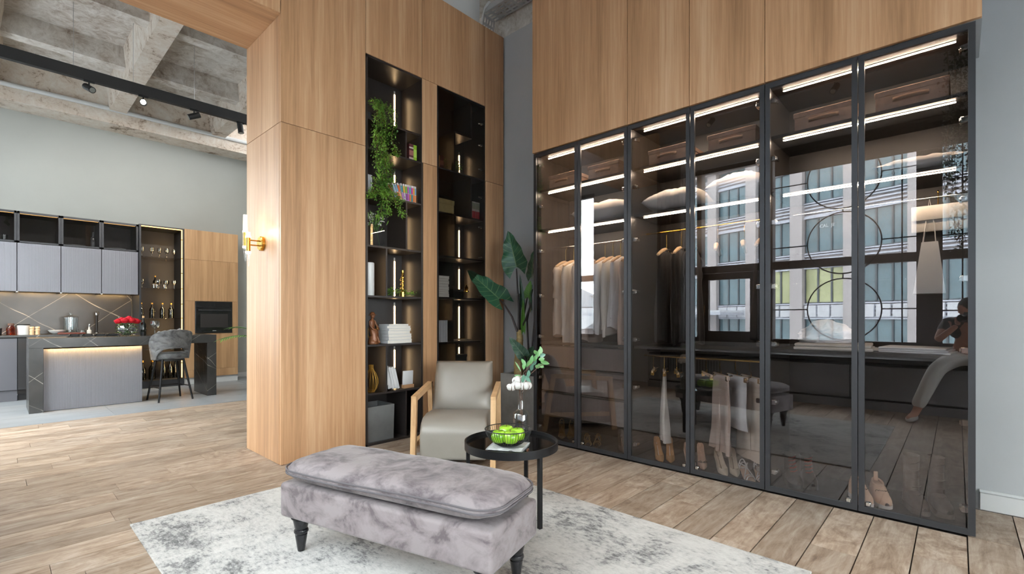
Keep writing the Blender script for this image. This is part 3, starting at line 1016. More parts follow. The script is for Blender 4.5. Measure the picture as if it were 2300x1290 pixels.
# clip hangers with trousers on the lower rail
CH = None
def clip_hanger(y, z, x, rz, lab, half=.15):
    global CH
    if CH is None:
        T = thing('clip_hanger', lab, 'hanger', (x, y, z), rz, 'clip hangers on the low brass rail')
        B().box(-half, half, -.007, .007, -.135, -.112, .004).build('bar', M['hanger_wood'], T)
        B().tube([(0, 0, -.112), (0, 0, -.085), (.022, 0, -.075), (.022, 0, -.0)] + [(.011 + .011 * cos(a), 0, .0 + .011 * sin(a)) for a in [pi * i / 6 for i in range(7)]], .003, 6).build('hook', M['gold'], T)
        for s in (-1, 1):
            cb = B().box(s * half * .86 - .016, s * half * .86 + .016, -.013, .013, -.155, -.118, .003)
            cb.tube([(s * half * .86 - .012, -.013, -.120), (s * half * .86 - .012, -.032, -.112), (s * half * .86 + .012, -.032, -.112), (s * half * .86 + .012, -.013, -.120)], .003, 6)
            cb.build('clip', M['gold'], T)
        CH = T
        return T
    return dup(CH, (x, y, z), rz, lab)
def trousers(y, x, z, L, m, lab, w0=.15, w1=.17, rz=0, seed=0, split=True, cat='trousers'):
    T = thing(cat, lab, cat, (x, y, z), rz, 'garments clipped to the low brass rail')
    r_ = random.Random(seed); ph = r_.uniform(0, 6)
    for s in ((-1, 1) if split else (0,)):
        b = B()
        rows = []
        n = 16
        for k in range(12):
            t = k / 11
            hw = (w0 + (w1 - w0) * t) * (.53 if split else 1)
            cx = s * (w0 * .47) * (1 + .25 * t * (s * .5 + .3))
            row = []
            for i in range(n):
                a = 2 * pi * i / n
                row.append((cx + hw * cos(a), .010 * s * t + (.010 + .016 * t) * sin(a) * (1 + .5 * sin(3 * a + ph)) + .012 * t * sin(t * 5 + cos(a) * 3 + ph), -.118 - L * t))
            rows.append(row)
        b.rings(rows)
        b.build('leg' if split else 'skirt_panel', m, T, ang=70)
    B().box(-w0 * 1.0, w0 * 1.0, -.012, .012, -.150, -.116, .004).build('waistband', m, T)
    return T
ZL = .875
for y_, L, mm, lab, kw in ((1.83, .60, 'c_cream', 'cream trousers hanging furthest left on the low brass rail', dict(w0=.11, w1=.12, rz=.45, seed=1)),
                           (1.36, .60, 'c_blush', 'blush wide trousers in the middle of the low rail', dict(w0=.15, w1=.19, rz=.7, seed=2)),
                           (1.24, .40, 'c_white', 'short white skirt between blush trousers on the low rail', dict(w0=.13, w1=.15, rz=.8, seed=3, split=False, cat='skirt')),
                           (1.14, .62, 'c_beige', 'beige wide-legged trousers second from the right on the low rail', dict(w0=.15, w1=.20, rz=.75, seed=4)),
                           (1.03, .64, 'c_tan', 'tan trousers at the right end of the low rail', dict(w0=.10, w1=.11, rz=.1, seed=5))):
    clip_hanger(y_, ZL, 3.88, kw['rz'], 'clip hanger of the ' + lab.split(' hanging')[0].split(' in the')[0].split(' between')[0].split(' second')[0].split(' at the')[0])
    trousers(y_, 3.88, ZL, L, M[mm], lab, **kw)
for y_, rz, lab in ((1.93, .4, 'bare clip hanger at the far left of the low brass rail'), (1.72, .5, 'bare clip hanger right of the cream trousers'), (1.47, .6, 'bare clip hanger left of the blush trousers')):
    clip_hanger(y_, ZL, 3.88, rz, lab)
# folded things on the low shelf of the right section
def heap(c, lx, ly, h, m, lab, cat, seed):
    b = B()
    n = 30
    def f(u, v):
        a = 2 * pi * u
        t = v
        rr = (1 - t ** 2.2) ** .5 if t < 1 else 0
        nz = 1 + .28 * noise.noise(V((cos(a) * 1.6 + seed, sin(a) * 1.6, t * 2.5))) - .16 * abs(noise.noise(V((cos(a) * 3 + t * 2, sin(a) * 3 + seed, t * 5)))) ** .6 - .08 * abs(noise.noise(V((cos(a) * 7, sin(a) * 7 + t * 4, t * 9 + seed)))) ** .7
        return V((lx / 2 * rr * nz * cos(a), ly / 2 * rr * nz * sin(a), h * t * (1 + .22 * noise.noise(V((cos(a) * 2, sin(a) * 2, seed + t * 2))) - .18 * abs(noise.noise(V((cos(a) * 3.3, sin(a) * 3.3, seed + t))))) + .002))
    b.rings([[f(i / 72, j / n) for i in range(72)] for j in range(n + 1)], True, True)
    o = b.build(cat, M[m], ang=80, loc=c)
    return tag(o, lab, cat.replace('_', ' '))
zc = .986
fb = B()
fb.box(-.19, .19, -.22, .22, 0, .022, .008, 2).box(-.185, .19, -.21, .215, .023, .045, .009, 2)
fbo = fb.build('folded_blanket', M['c_greige'], loc=(3.93, .62, zc), rot=.08)
tag(fbo, 'folded beige blanket with a fringe beneath a white bundle', 'blanket')
fr_ = B()
for i in range(16):
    fr_.tube([(-.17 + .022 * i, -.22, .012), (-.172 + .022 * i, -.26, .010), (-.168 + .022 * i, -.30, .004)], .0025, 4)
fr_.build('fringe', M['c_cream'], fbo, kind='stuff')
heap((3.92, .66, zc + .046), .34, .36, .15, 'c_white', 'crumpled white bedding bundle on the folded beige blanket', 'bedding_bundle', 3)
fb = B()
for i in range(3):
    fb.box(-.15, .15, -.17 + .01 * i, .17, .012 * i, .012 * i + .011, .004, 2)
tag(fb.build('folded_scarf', M['c_white'], loc=(3.92, .18, zc), rot=-.1), 'folded pale scarf lying behind the sixth wardrobe door', 'scarf')
# folded cream garment over a hanger and a white paper bag, right section
T = thing('folded_garment', 'cream folded garment draped over a bar behind the sixth wardrobe door', 'garment', (3.90, .085, 1.965))
b = B().box(-.012, .012, -.135, .125, -.235, -.079, .006, 2)
b.box(-.022, -.012, -.135, .125, -.165, -.077, .004, 2).build('cloth', M['c_cream'], T)
B().tube([(0, 0, -.092), (0, 0, -.01)] + [(.011 * cos(a), 0, .011 * sin(a)) for a in [pi * (1.2 - i / 6 * 1.3) for i in range(7)]], .003, 6).build('hook', M['gold'], T)
bagm = mat('white_paper', (226, 226, 222), .7)
T = thing('paper_bag', 'white tapered paper bag hanging beneath the cream folded garment', 'bag', (3.90, .125, 1.35))
b = B()
b.rings([[(-.05, -.075, 0), (.05, -.075, 0), (.05, .075, 0), (-.05, .075, 0)], [(-.03, -.040, .316), (.03, -.040, .316), (.03, .036, .316), (-.03, .036, .316)]], True, False)
b.build('body', bagm, T, ang=20)
b = B()
for s in (-1, 1):
    b.tube([(.026 * s, -.03, .31), (.02 * s, -.025, .40), (0, 0, .585), (.02 * s, .02, .40), (.026 * s, .03, .31)], .003, 6)
b.build('cord_handle', bagm, T)
B().box(-.056, -.05, -.070, .070, .0, .04).build('folded_base', bagm, T, ang=0)
# ------------------------------------------------------------------ shoes
def shoe_pump(mats, L=.235, heel=.085, w=.036, toe='pointed', strap=False, bow=False):
    """returns list of (name, builder, material); toe towards -y, heel at +y"""
    up, inn, solem = mats
    parts = []
    def foot_z(t):               # t 0 toe .. 1 heel
        if t < .35:
            return .006
        q = (t - .35) / .65
        return .006 + heel * (q * q * (3 - 2 * q))
    def half(t):
        if t < .35:
            return w * (t / .35) ** (.62 if toe == 'pointed' else .4)
        if t < .7:
            return w * (1 - .22 * (t - .35) / .35)
        return w * .78 * (1 - max(0, (t - .86) / .14) ** 2 * .75)
    k = 18
    b = B(); rows = []
    for i in range(k + 1):
        t = max(.012, i / k)
        h = max(.002, half(t)); z = foot_z(t); yy = -L / 2 + L * i / k
        rows.append([(-h, yy, z), (h, yy, z), (h * .96, yy, z - .006), (-h * .96, yy, z - .006)])
    b.rings(rows)
    parts.append(('sole', b, solem))
    hl = B()
    yh = L / 2 - .022
    hl.rings([[(.016 * cos(a) * s, yh + off + .017 * sin(a) * s, zz) for a in [2 * pi * q / 10 for q in range(10)]] for zz, s, off in ((0, .36, .006), (heel * .5, .46, .004), (heel * .85, 1.0, 0), (heel + .002, 1.3, -.002))])
    parts.append(('heel', hl, up))
    if strap:
        for (ta, hgt) in ((.20, .030), (.32, .034), (.80, .052), (.92, .058)):
            st = B()
            pts = []
            for q in range(9):
                a = pi * q / 8
                h = half(ta) * 1.02
                pts.append((h * cos(a), -L / 2 + L * ta, foot_z(ta) + hgt * sin(a)))
            st.tube(pts, .0042, 6)
            parts.append(('strap', st, up))
        st = B()
        st.tube([(half(.32), -L / 2 + L * .32, foot_z(.32) + .01), (.0, -L / 2 + L * .55, foot_z(.55) + .06), (-half(.8), -L / 2 + L * .8, foot_z(.8) + .045)], .004, 6)
        st.tube([(-half(.32), -L / 2 + L * .32, foot_z(.32) + .01), (.0, -L / 2 + L * .57, foot_z(.55) + .065), (half(.8), -L / 2 + L * .8, foot_z(.8) + .045)], .004, 6)
        parts.append(('strap', st, up))
    else:
        ub = B()
        rows = []
        for i in range(k + 1):
            t = max(.012, i / k)
            h = max(.002, half(t)); z = foot_z(t); yy = -L / 2 + L * i / k
            if t < .30:
                top = .036 * (t / .30) ** .6
                row = [(h * cos(a), yy, z + top * sin(a)) for a in [pi * q / 12 for q in range(13)]]
            else:
                q2 = (t - .30) / .70
                hgt = .036 + .016 * q2 if q2 < .55 else .045 + .010 * (q2 - .55) / .45 * 1.4
                lean = .90
                row = []
                for q in range(13):
                    s = -1 + 2 * q / 12
                    if abs(s) > .25:
                        f_ = (1 - abs(s)) / .75
                        row.append((-h * (1 if s > 0 else -1) * (1 - (1 - lean) * f_) * -1 if False else h * (-1 if s > 0 else 1) * (1 - (1 - lean) * f_), yy, z + hgt * f_))
                    else:
                        row.append((h * lean * (-1 if s > 0 else 1) if abs(s) > .01 else h * lean, yy, z + hgt))
                row = [(h * 1.0 * cos_, yy, zz) for cos_, zz in
                       [(1, z), (.99, z + hgt * .35), (.96, z + hgt * .7), (.92, z + hgt), (.86, z + hgt), (.86, z + hgt * .6), (.0, z + .004), (-.86, z + hgt * .6), (-.86, z + hgt), (-.92, z + hgt), (-.96, z + hgt * .7), (-.99, z + hgt * .35), (-1, z)]]
            rows.append(row)
        ub.rings(rows, False, False, closed=False)
        # close the heel counter
        t = 1; h = half(1); z = foot_z(1)
        ub.box(-h, h, L / 2 - .004, L / 2, z, z + .055, .002)
        parts.append(('upper', ub, up))
        ins = B(); rows = []
        for i in range(7, k):
            t = i / k; h = half(t) * .84; z = foot_z(t) + .005
            yy = -L / 2 + L * t
            rows.append([(-h, yy, z), (h, yy, z), (h, yy, z + .001), (-h, yy, z + .001)])
        ins.rings(rows)
        parts.append(('insole', ins, inn))
        if bow:
            bw = B()
            for s in (-1, 1):
                bw.tube([(0, -L / 2 + .05, .042), (s * .02, -L / 2 + .045, .056), (s * .032, -L / 2 + .05, .046), (s * .02, -L / 2 + .055, .040), (0, -L / 2 + .05, .042)], .004, 6)
            parts.append(('bow', bw, M['chrome']))
    return parts
def shoe_flat(mats, L=.25, w=.043, kind='sneaker'):
    up, solem, trim = mats
    parts = []
    k = 16
    def half(t):
        return w * (1 - (1 - min(1, t / .28)) ** 2 * .75) * (1 - .16 * max(0, min(1, (t - .35) / .35))) * (1 - max(0, (t - .85) / .15) ** 2 * .45)
    sh = .028 if kind == 'sneaker' else .036
    b = B(); rows = []
    for i in range(k + 1):
        t = i / k; h = half(t) * 1.06; yy = -L / 2 + L * t
        lift = .008 * max(0, 1 - t / .2)
        rows.append([(-h, yy, sh), (h, yy, sh), (h * .97, yy, lift), (-h * .97, yy, lift)])
    b.rings(rows)
    parts.append(('sole', b, solem))
    ub = B(); rows = []
    for i in range(k + 1):
        t = i / k; h = half(t); yy = -L / 2 + L * t
        if t < .55:
            top = sh + .018 + .062 * (t / .55) ** .8
        else:
            top = sh + .080 + (.012 if kind == 'sneaker' else .0)
        rows.append([(h * math.copysign(abs(cos(a)) ** (.9 if t < .4 else .6), cos(a)), yy, sh + (top - sh) * (max(0, sin(a)) ** (.7 if t < .4 else .5))) for a in [pi * q / 12 for q in range(13)]])
    ub.rings(rows, False, False, closed=False)
    ub.bm.faces.new(list(ub.bm.verts)[-13:])
    ub.bm.faces.new(list(reversed(list(ub.bm.verts)[:13]))) if False else None
    parts.append(('upper', ub, up))
    if kind == 'sneaker':
        cb = B()
        cb.tube([(.026 * cos(a), .055 + .050 * sin(a), sh + .092 + .012 * sin(a)) for a in [2 * pi * i / 16 for i in range(16)]], .007, 6, closed=True)
        parts.append(('collar', cb, up))
        tb = B().box(-.012, .012, .088, .096, sh + .08, sh + .15, .003)
        parts.append(('pull_tab', tb, up))
        ch = B()
        for i in range(5):
            ch.tube([(-.026 + .013 * i + .007 * cos(a), -.032 + .003 * abs(i - 2), sh + .058 + .006 * sin(a)) for a in [2 * pi * q / 8 for q in range(8)]], .0022, 5, closed=True)
        parts.append(('chain', ch, M['chrome']))
    else:
        hgt = .115 if kind == 'boot' else .24
        sb = B()
        sb.rings([[(rx * cos(a), .065 + ry * sin(a), sh + .05 + zz) for a in [2 * pi * q / 14 for q in range(14)]] for zz, rx, ry in ((0, .038, .058), (.05, .037, .053), (hgt * .6, .036, .050), (hgt, .041, .056))], True, False)
        parts.append(('shaft', sb, up))
        lc = B()
        for i in range(5):
            zz = sh + .062 + i * (hgt * .19)
            yy = -.035 + .010 * i if i < 3 else .012
            yy = -.028 + .012 * min(i, 3)
            lc.tube([(-.022, yy + .004, zz), (0, yy - .012, zz + .006), (.022, yy + .004, zz + .012)], .003, 5)
        parts.append(('lace', lc, trim))
    return parts
def place_shoes(name, label_pair, parts_f, x, y, rz, gap=.09, splay=.08, cat='shoe', z=.023, group=None):
    L = ('left', 'right')
    first = None
    for s in (-1, 1):
        ox, oy = s * gap / 2 * cos(rz), s * gap / 2 * sin(rz)
        lab = label_pair[0 if s < 0 else 1]
        if first is None:
            T = thing(name, lab, cat, (x + ox, y + oy, z), rz - s * splay, group)
            for nm, b, m in parts_f():
                b.build(nm, m, T, ang=50)
            first = T
        else:
            dup(first, (x + ox, y + oy, z), rz - s * splay, lab)
SH = {}
tanp = mat('tan_patent', (196, 150, 100), .25); creamp = mat('cream_leather', (206, 190, 168), .35); nude = mat('nude_leather', (200, 168, 146), .35)
brownp = mat('brown_suede', (112, 92, 76), .7); goldp = mat('gold_leather', (150, 118, 70), .3, .6); whitel = mat('white_straps', (210, 204, 198), .35)
pinkk = mat('peach_knit', (216, 178, 148), .8, bump=.3, bs_=120); whites = mat('white_rubber', (206, 196, 186), .6); blackl = mat('black_boot_leather', (30, 26, 24), .35)
redl = mat('red_lace', (150, 40, 30), .6); tallb = mat('taupe_boot_leather', (96, 84, 76), .5); inner = mat('pale_lining', (206, 198, 188), .6); pinkl = mat('pink_lining', (214, 166, 144), .6)
RZ = -1.0    # toes point towards the room
place_shoes('heeled_sandal', ('gold strappy heeled sandal at the wardrobe corner, left of the pair', 'gold strappy heeled sandal at the wardrobe corner, right of the pair'),
            lambda: shoe_pump((goldp, goldp, goldp), heel=.09, strap=True), 3.88, 2.86, RZ)
place_shoes('flat_sandal', ('gold plaited flat sandal beside the first door stiles, left one', 'gold plaited flat sandal beside the first door stiles, right one'),
            lambda: shoe_pump((goldp, brownp, brownp), heel=.012, strap=True), 3.80, 2.50, RZ)
place_shoes('pump', ('brown suede pump with pink lining, left of its pair', 'brown suede pump with pink lining, against the second divider'),
            lambda: shoe_pump((brownp, pinkl, brownp), heel=.09), 3.86, 2.17, RZ)
place_shoes('pump', ('white-lined pump with tan toe, left of its pair', 'white-lined pump with tan toe, right of its pair'),
            lambda: shoe_pump((tanp, inner, tanp), heel=.095), 3.82, 1.80, RZ)
place_shoes('pump', ('nude pump with a glittering bow, left of its pair', 'nude pump with a glittering bow, hidden by the door stile'),
            lambda: shoe_pump((nude, nude, nude), heel=.09, bow=True), 3.82, 1.535, RZ)
place_shoes('pump', ('plain cream pump, left of its pair', 'plain cream pump, right of its pair'),
            lambda: shoe_pump((creamp, brownp, creamp), heel=.095), 3.82, 1.29, RZ)
place_shoes('strappy_sandal', ('white strappy sandal, left of its pair beside the cream pumps', 'white strappy sandal, right of its pair beside the third divider'),
            lambda: shoe_pump((whitel, nude, nude), heel=.05, strap=True, toe='round'), 3.79, 1.095, RZ)
place_shoes('ankle_boot', ('black lace-up ankle boot with red laces, left of its pair', 'black lace-up ankle boot with red laces, right of its pair'),
            lambda: shoe_flat((blackl, blackl, redl), kind='boot'), 3.86, .81, -1.1, .10, .05)
place_shoes('sneaker', ('peach knit slip-on sneaker with chain, behind the door stile', 'peach knit slip-on sneaker with chain, right of its pair'),
            lambda: shoe_flat((pinkk, whites, whites), kind='sneaker'), 3.80, .405, -1.15, .105, .06)
place_shoes('tall_boot', ('tall taupe laced boot, left of the dim pair behind the last door', 'tall taupe laced boot, right of the dim pair behind the last door'),
            lambda: shoe_flat((tallb, tallb, tallb), kind='tall'), 3.86, .13, -1.2, .12, .04)
# ------------------------------------------------------------------ bookcases built into the oak wall
def bookcase(lab, x0, x1, shelves, dividers, ledx, rows, depth=.36, dimrows=()):
    Bk = thing('bookcase', lab, 'bookcase', (0, 0, 0))
    ya, yb, zt, t = 4.032, 4.032 + depth, 3.664, .018
    B().box(x0, x0 + .02, ya, yb, 0, zt).build('side_panel', M['shelf_black'], Bk, ang=0)
    B().box(x1 - .02, x1, ya, yb, 0, zt).build('side_panel', M['shelf_black'], Bk, ang=0)
    B().box(x0, x1, ya, yb, zt - .02, zt).build('top_panel', M['shelf_black'], Bk, ang=0)
    B().box(x0, x1, ya, yb, 0, .022).build('bottom_panel', M['shelf_black'], Bk, ang=0)
    B().box(x0 + .02, x1 - .02, yb - .014, yb, .02, zt).build('back_panel', M['shelf_black'], Bk, ang=0)
    for z, a, b_ in shelves:
        B().box(a or x0 + .02, b_ or x1 - .02, ya + .006, yb - .012, z - t, z).build('shelf', M['shelf_black'], Bk, ang=0)
    for xd, z0, z1 in dividers:
        B().box(xd - .009, xd + .009, ya + .010, yb - .014, z0, z1).build('divider', M['shelf_black'], Bk, ang=0)
    for z0, z1 in rows:
        o = B().box(ledx - .006, ledx + .006, yb - .020, yb - .0145, z0 + .004, z1 - .07).build('led_strip', M['led'], Bk, ang=0)
        B().box(ledx - .009, ledx + .009, yb - .0145, yb - .0142, z0 + .004, z1 - .03).build('led_channel', M['steel'], o, ang=0)
    for z0, z1 in dimrows:
        B().box(x0 + .0205, x0 + .026, yb - .05, yb - .042, z0 + .01, z1 - .03).build('led_strip', M['led_side'], Bk, ang=0)
    return Bk
bL = bookcase('left open black bookcase with trailing plant and lit shelves', 2.348, 2.996,
              [(3.085, None, None), (2.805, None, None), (2.375, None, None), (1.89, None, None), (1.415, None, None), (.95, None, None), (.49, None, None)],
              [(2.80, 2.805, 3.067), (2.805, 1.89, 2.357), (2.575, 1.415, 1.872), (2.575, .49, .932), (2.80, .022, .472)], 2.885,
              [(3.085, 3.64), (2.805, 3.067), (2.375, 2.787), (1.89, 2.357), (1.415, 1.872), (.95, 1.397), (.49, .932)], dimrows=[(2.805, 3.067), (1.89, 2.357), (1.415, 1.872), (.49, .932)])
bR = bookcase('right black bookcase behind smoked glass doors', 3.186, 3.884,
              [(3.25, 3.433, 3.68), (2.81, None, None), (2.34, None, None), (1.875, None, None), (1.427, None, None), (.94, None, None), (.49, None, None)],
              [(3.433, 2.81, 3.25), (3.677, 3.25, 3.644), (3.677, 2.34, 2.79), (3.44, 1.875, 2.32), (3.41, .94, 1.409), (3.453, .49, .92)], 3.785,
              [(2.81, 3.22), (1.875, 2.32), (1.427, 1.855), (.94, 1.407), (.49, .92)], dimrows=[(2.81, 3.3), (2.34, 2.79), (1.875, 2.32), (.94, 1.407), (.49, .92)])
for z0, z1 in ((.02, 2.795), (2.805, 3.655)):
    d = B().box(3.196, 3.874, 4.0315, 4.036, z0, z1).build('glass_door', M['tint2'], bR, ang=0, label='smoked glass door')
    for zz in ([.35, .93, 1.45, 1.90, 2.25, 2.6] if z0 < 1 else [2.92, 3.2, 3.45]):
        B().cyl((3.845, 4.037, zz), (3.845, 4.055, zz), .014, n=12).cyl((3.815, 4.037, zz), (3.815, 4.052, zz), .009, n=10).box(3.80, 3.862, 4.050, 4.058, zz - .009, zz + .009, .002).build('hinge', M['chrome'], d)
    B().box(3.194, 3.876, 4.028, 4.0365, z1 - .004, z1 + .004).box(3.190, 3.197, 4.028, 4.0365, z0, z1).box(3.873, 3.880, 4.028, 4.0365, z0, z1).build('edge_trim', M['black_metal'], d, ang=0)
# ---- books
def rmat(c, r=.5):
    k = 'cov%s' % (c,)
    if k not in M:
        M[k] = mat('book_cover', c, r)
    return M[k]
BOOK = None
def book(c, t, hgt, dep, cov, lab, group, lean=0, flat=False, rz=0, band=None, name='book'):
    """origin at the lower left front corner of an upright book whose spine faces the room (-y)"""
    T = thing(name, lab, 'book', c, rz, group)
    b = B().box(0, t, 0, dep, 0, hgt)
    pg = B().box(.002, t - .002, .004, dep - .004 + .002, .004, hgt - .003)
    cv = B().box(0, .0018, 0, dep, 0, hgt).box(t - .0018, t, 0, dep, 0, hgt).box(0, t, -.0016, .0014, 0, hgt, .0006)
    if lean or flat:
        Mx = Matrix.Rotation(lean, 4, 'Y')
        for q in (pg, cv):
            q.move(Mx)
    b.bm.free()
    co = cv.build('cover', rmat(cov), T, ang=0)
    pg.build('pages', M['paper'], T, ang=0)
    for (z0, z1, cc) in (band or ()):
        q = B().box(.0, t, -.0022, -.0014, z0, z1)
        if lean:
            q.move(Matrix.Rotation(lean, 4, 'Y'))
        q.build('spine_band', rmat(cc), co, ang=0)
    return T
def flatbook(c, lx, ly, t, cov, lab, group, rz=0, spine='front'):
    T = thing('book', lab, 'book', c, rz, group)
    B().box(-lx / 2 + .003, lx / 2 - .003, -ly / 2 + .003, ly / 2 - .003, .002, t - .002).build('pages', M['paper'], T, ang=0)
    B().box(-lx / 2, lx / 2, -ly / 2, ly / 2, 0, .002).box(-lx / 2, lx / 2, -ly / 2, ly / 2, t - .002, t).box(-lx / 2, -lx / 2 + .003, -ly / 2, ly / 2, 0, t).build('cover', rmat(cov), T, ang=0)
    return T
zb = 2.806
book((2.855, 4.07, zb), .052, .165, .13, (84, 40, 46), 'thick maroon book standing beside a lime book', 'thick books on the second shelf', band=((.012, .030, (190, 170, 160)), (.05, .10, (150, 100, 90)), (.12, .135, (200, 190, 180))))
book((2.909, 4.07, zb), .038, .165, .13, (132, 176, 40), 'lime green book standing beside a maroon book', 'thick books on the second shelf', band=((.04, .12, (168, 204, 90)),))
cols = [(190, 60, 50), (150, 176, 206), (120, 160, 190), (206, 96, 40), (70, 140, 140), (214, 170, 60), (130, 176, 60), (170, 96, 160), (90, 150, 190), (190, 60, 140), (220, 150, 60), (120, 170, 200)]
low = [(150, 176, 206), (150, 130, 170), (214, 110, 60), (224, 170, 110), (176, 120, 180), (190, 170, 200), (140, 70, 150), (176, 90, 170), (200, 120, 60), (60, 130, 140), (214, 120, 60), (206, 130, 80)]
x = 2.70
for i in range(12):
    lean = (-.62, -.42, -.36, -.30, -.18, -.12, -.08, -.05, -.03, 0, 0, 0)[i]
    if i == 0:
        xx = 2.675
    xx = x + i * .0205
    book((xx, 4.075, 2.377 + max(0, 0)), .018, .172, .12, (212, 206, 206), 'slim paperback %s in the multicoloured row' % ('with red top, toppled leftmost', 'with pale blue top leaning hard', 'with steel blue top leaning', 'with orange top leaning', 'with teal top leaning slightly', 'with yellow top', 'with green top', 'with mauve top', 'with blue top', 'with magenta top', 'with amber top', 'with sky blue top, rightmost')[i],
         'multicoloured paperbacks on the third shelf', lean=lean, band=((.084, .150, cols[i]), (.010, .080, low[i])))
x = 2.385
for i in range(6):
    book((x, 4.13, 2.377), .013, .20, .14, (206, 206, 210), ('slim white volume, leftmost of six beside the trailing plant', 'second slim white volume of six', 'third slim white volume of six', 'fourth slim white volume of six', 'fifth slim white volume of six', 'slim white volume nearest the trailing plant')[i], 'slim white volumes behind the trailing plant')
    x += .0145
# stack of white books
szs = [(.285, .20, .032), (.27, .19, .030), (.275, .20, .030), (.26, .19, .030), (.265, .19, .024), (.27, .19, .022), (.235, .17, .018)]
z = .951
for i, (lx, ly, t) in enumerate(szs):
    flatbook((2.745 + rnd.uniform(-.008, .008), 4.165, z), lx, ly, t, (208, 210, 212), ('bottom book of the white stack beside the carved figure', 'second book from the bottom of the white stack', 'third book from the bottom of the white stack', 'middle book of the white stack of seven', 'third book from the top of the white stack', 'second book from the top of the white stack', 'small top book of the white stack')[i], 'white books stacked beside the carved figure', rnd.uniform(-.04, .04))
    z += t + .0006
# leaning white books and a small white board on an oak foot
for i, (dx, t, h) in enumerate(((0, .046, .225), (.046, .03, .22), (.078, .03, .22), (.110, .022, .215))):
    book((2.625 + dx, 4.09, .4915 + t * .25), t, h, .15, (206, 208, 210), ('thick white book leaning against the divider, leftmost of four', 'second of the four leaning white books', 'third of the four leaning white books', 'thin white book, rightmost of the four leaning')[i], 'white books leaning above the concrete cube', lean=-.25 if i else -.22)
T = thing('photo_holder', 'small white board standing on an oak foot beside the leaning books', 'ornament', (2.86, 4.10, .4915))
B().box(-.06, .06, -.025, .025, 0, .035, .002).build('foot', M['oak_x'], T)
B().box(-.065, .055, -.008, .008, .0355, .175, .002).move(Matrix.Rotation(.06, 4, 'X')).build('board', M['cover_white'], T)
# ---- trailing plant
def leaf_quad(b, p, d, up, L, Wd, fold=.25):
    d = d.normalized()
    sd = d.cross(up)
    sd = sd.normalized() if sd.length > 1e-4 else d.orthogonal().normalized()
    nn = sd.cross(d)
    A = b.bm.verts.new(p)
    Bv = b.bm.verts.new(p + d * L * .5 + sd * Wd * .5 + nn * Wd * fold)
    Cv = b.bm.verts.new(p + d * L - nn * L * .12)
    Dv = b.bm.verts.new(p + d * L * .5 - sd * Wd * .5 + nn * Wd * fold)
    Mv = b.bm.verts.new(p + d * L * .5)
    for f in ((A, Bv, Mv), (Mv, Bv, Cv), (A, Mv, Dv), (Mv, Cv, Dv)):
        b.bm.faces.new(f)
def vine_plant(root, vines, n_per_m, leafm, stemm, L=.022, Wd=.014, spread=.03, seed=1, leafname='foliage'):
    r_ = random.Random(seed)
    st = B(); lf = B()
    for pts in vines:
        pts = [V(p) for p in pts]
        sm = []
        for i in range(len(pts) - 1):
            p0, p1, p2, p3 = pts[max(i - 1, 0)], pts[i], pts[i + 1], pts[min(i + 2, len(pts) - 1)]
            for k in range(8):
                t = k / 8
                sm.append(.5 * ((2 * p1) + (p2 - p0) * t + (2 * p0 - 5 * p1 + 4 * p2 - p3) * t * t + (3 * p1 - p0 - 3 * p2 + p3) * t ** 3))
        sm.append(pts[-1])
        st.tube(sm, .0028, 5)
        ln = sum((a - b_).length for a, b_ in zip(sm, sm[1:]))
        for q in range(int(ln * n_per_m)):
            i = r_.randrange(len(sm) - 1)
            p = sm[i].lerp(sm[i + 1], r_.random()) + V((r_.gauss(0, spread), r_.gauss(0, spread * .6), r_.gauss(0, spread * .6)))
            d = V((r_.uniform(-1, 1), r_.uniform(-1, .5), r_.uniform(-.9, .45)))
            s = r_.uniform(.7, 1.25)
            leaf_quad(lf, p, d, V((0, -.5, 1)), L * s, Wd * s)
    st.build('stem', stemm, root)
    lf.build(leafname, leafm, root, ang=0, flip=False, kind='stuff')
T = thing('trailing_plant', 'long trailing green plant hanging down the front of the left bookcase', 'plant', (2.54, 4.12, 3.087))
Y0 = 4.00 - 4.12
def rel(u, v, y):
    p = onY(u, v, y)
    return p - V((2.54, 4.12, 3.087))
vv = []
for pix in ([(842, 240), (850, 228), (846, 265), (845, 300), (843, 320)], [(850, 238), (858, 260), (856, 300), (858, 340), (850, 375), (858, 400)],
            [(862, 235), (878, 250), (884, 280), (880, 310), (888, 340), (890, 348)], [(856, 250), (866, 290), (864, 340), (868, 390), (866, 420), (872, 440)],
            [(858, 300), (862, 360), (858, 410), (860, 440)], [(870, 345), (876, 380), (880, 410)], [(864, 400), (850, 425), (838, 438), (834, 442)],
            [(862, 410), (868, 440), (872, 470), (868, 480)], [(868, 415), (884, 445), (895, 465), (905, 487)], [(866, 420), (860, 450), (856, 475), (854, 485)], [(872, 425), (890, 440), (902, 452)],
            [(846, 400), (838, 425), (832, 440)], [(836, 225), (842, 235), (856, 238)], [(848, 320), (846, 350), (850, 372)]):
    vv.append([rel(u, v, 3.995 + .02 * sin(i * 1.7)) for i, (u, v) in enumerate(pix)])
vine_plant(T, vv, 620, M['ivy'], M['vine_brown'], .026, .016, .022, 3)
B().lathe([(.04, 0), (.055, .03), (.06, .09), (.052, .09), (.045, .04)], (-.08, .06, 0), 16).build('pot', M['matte_black'], T)
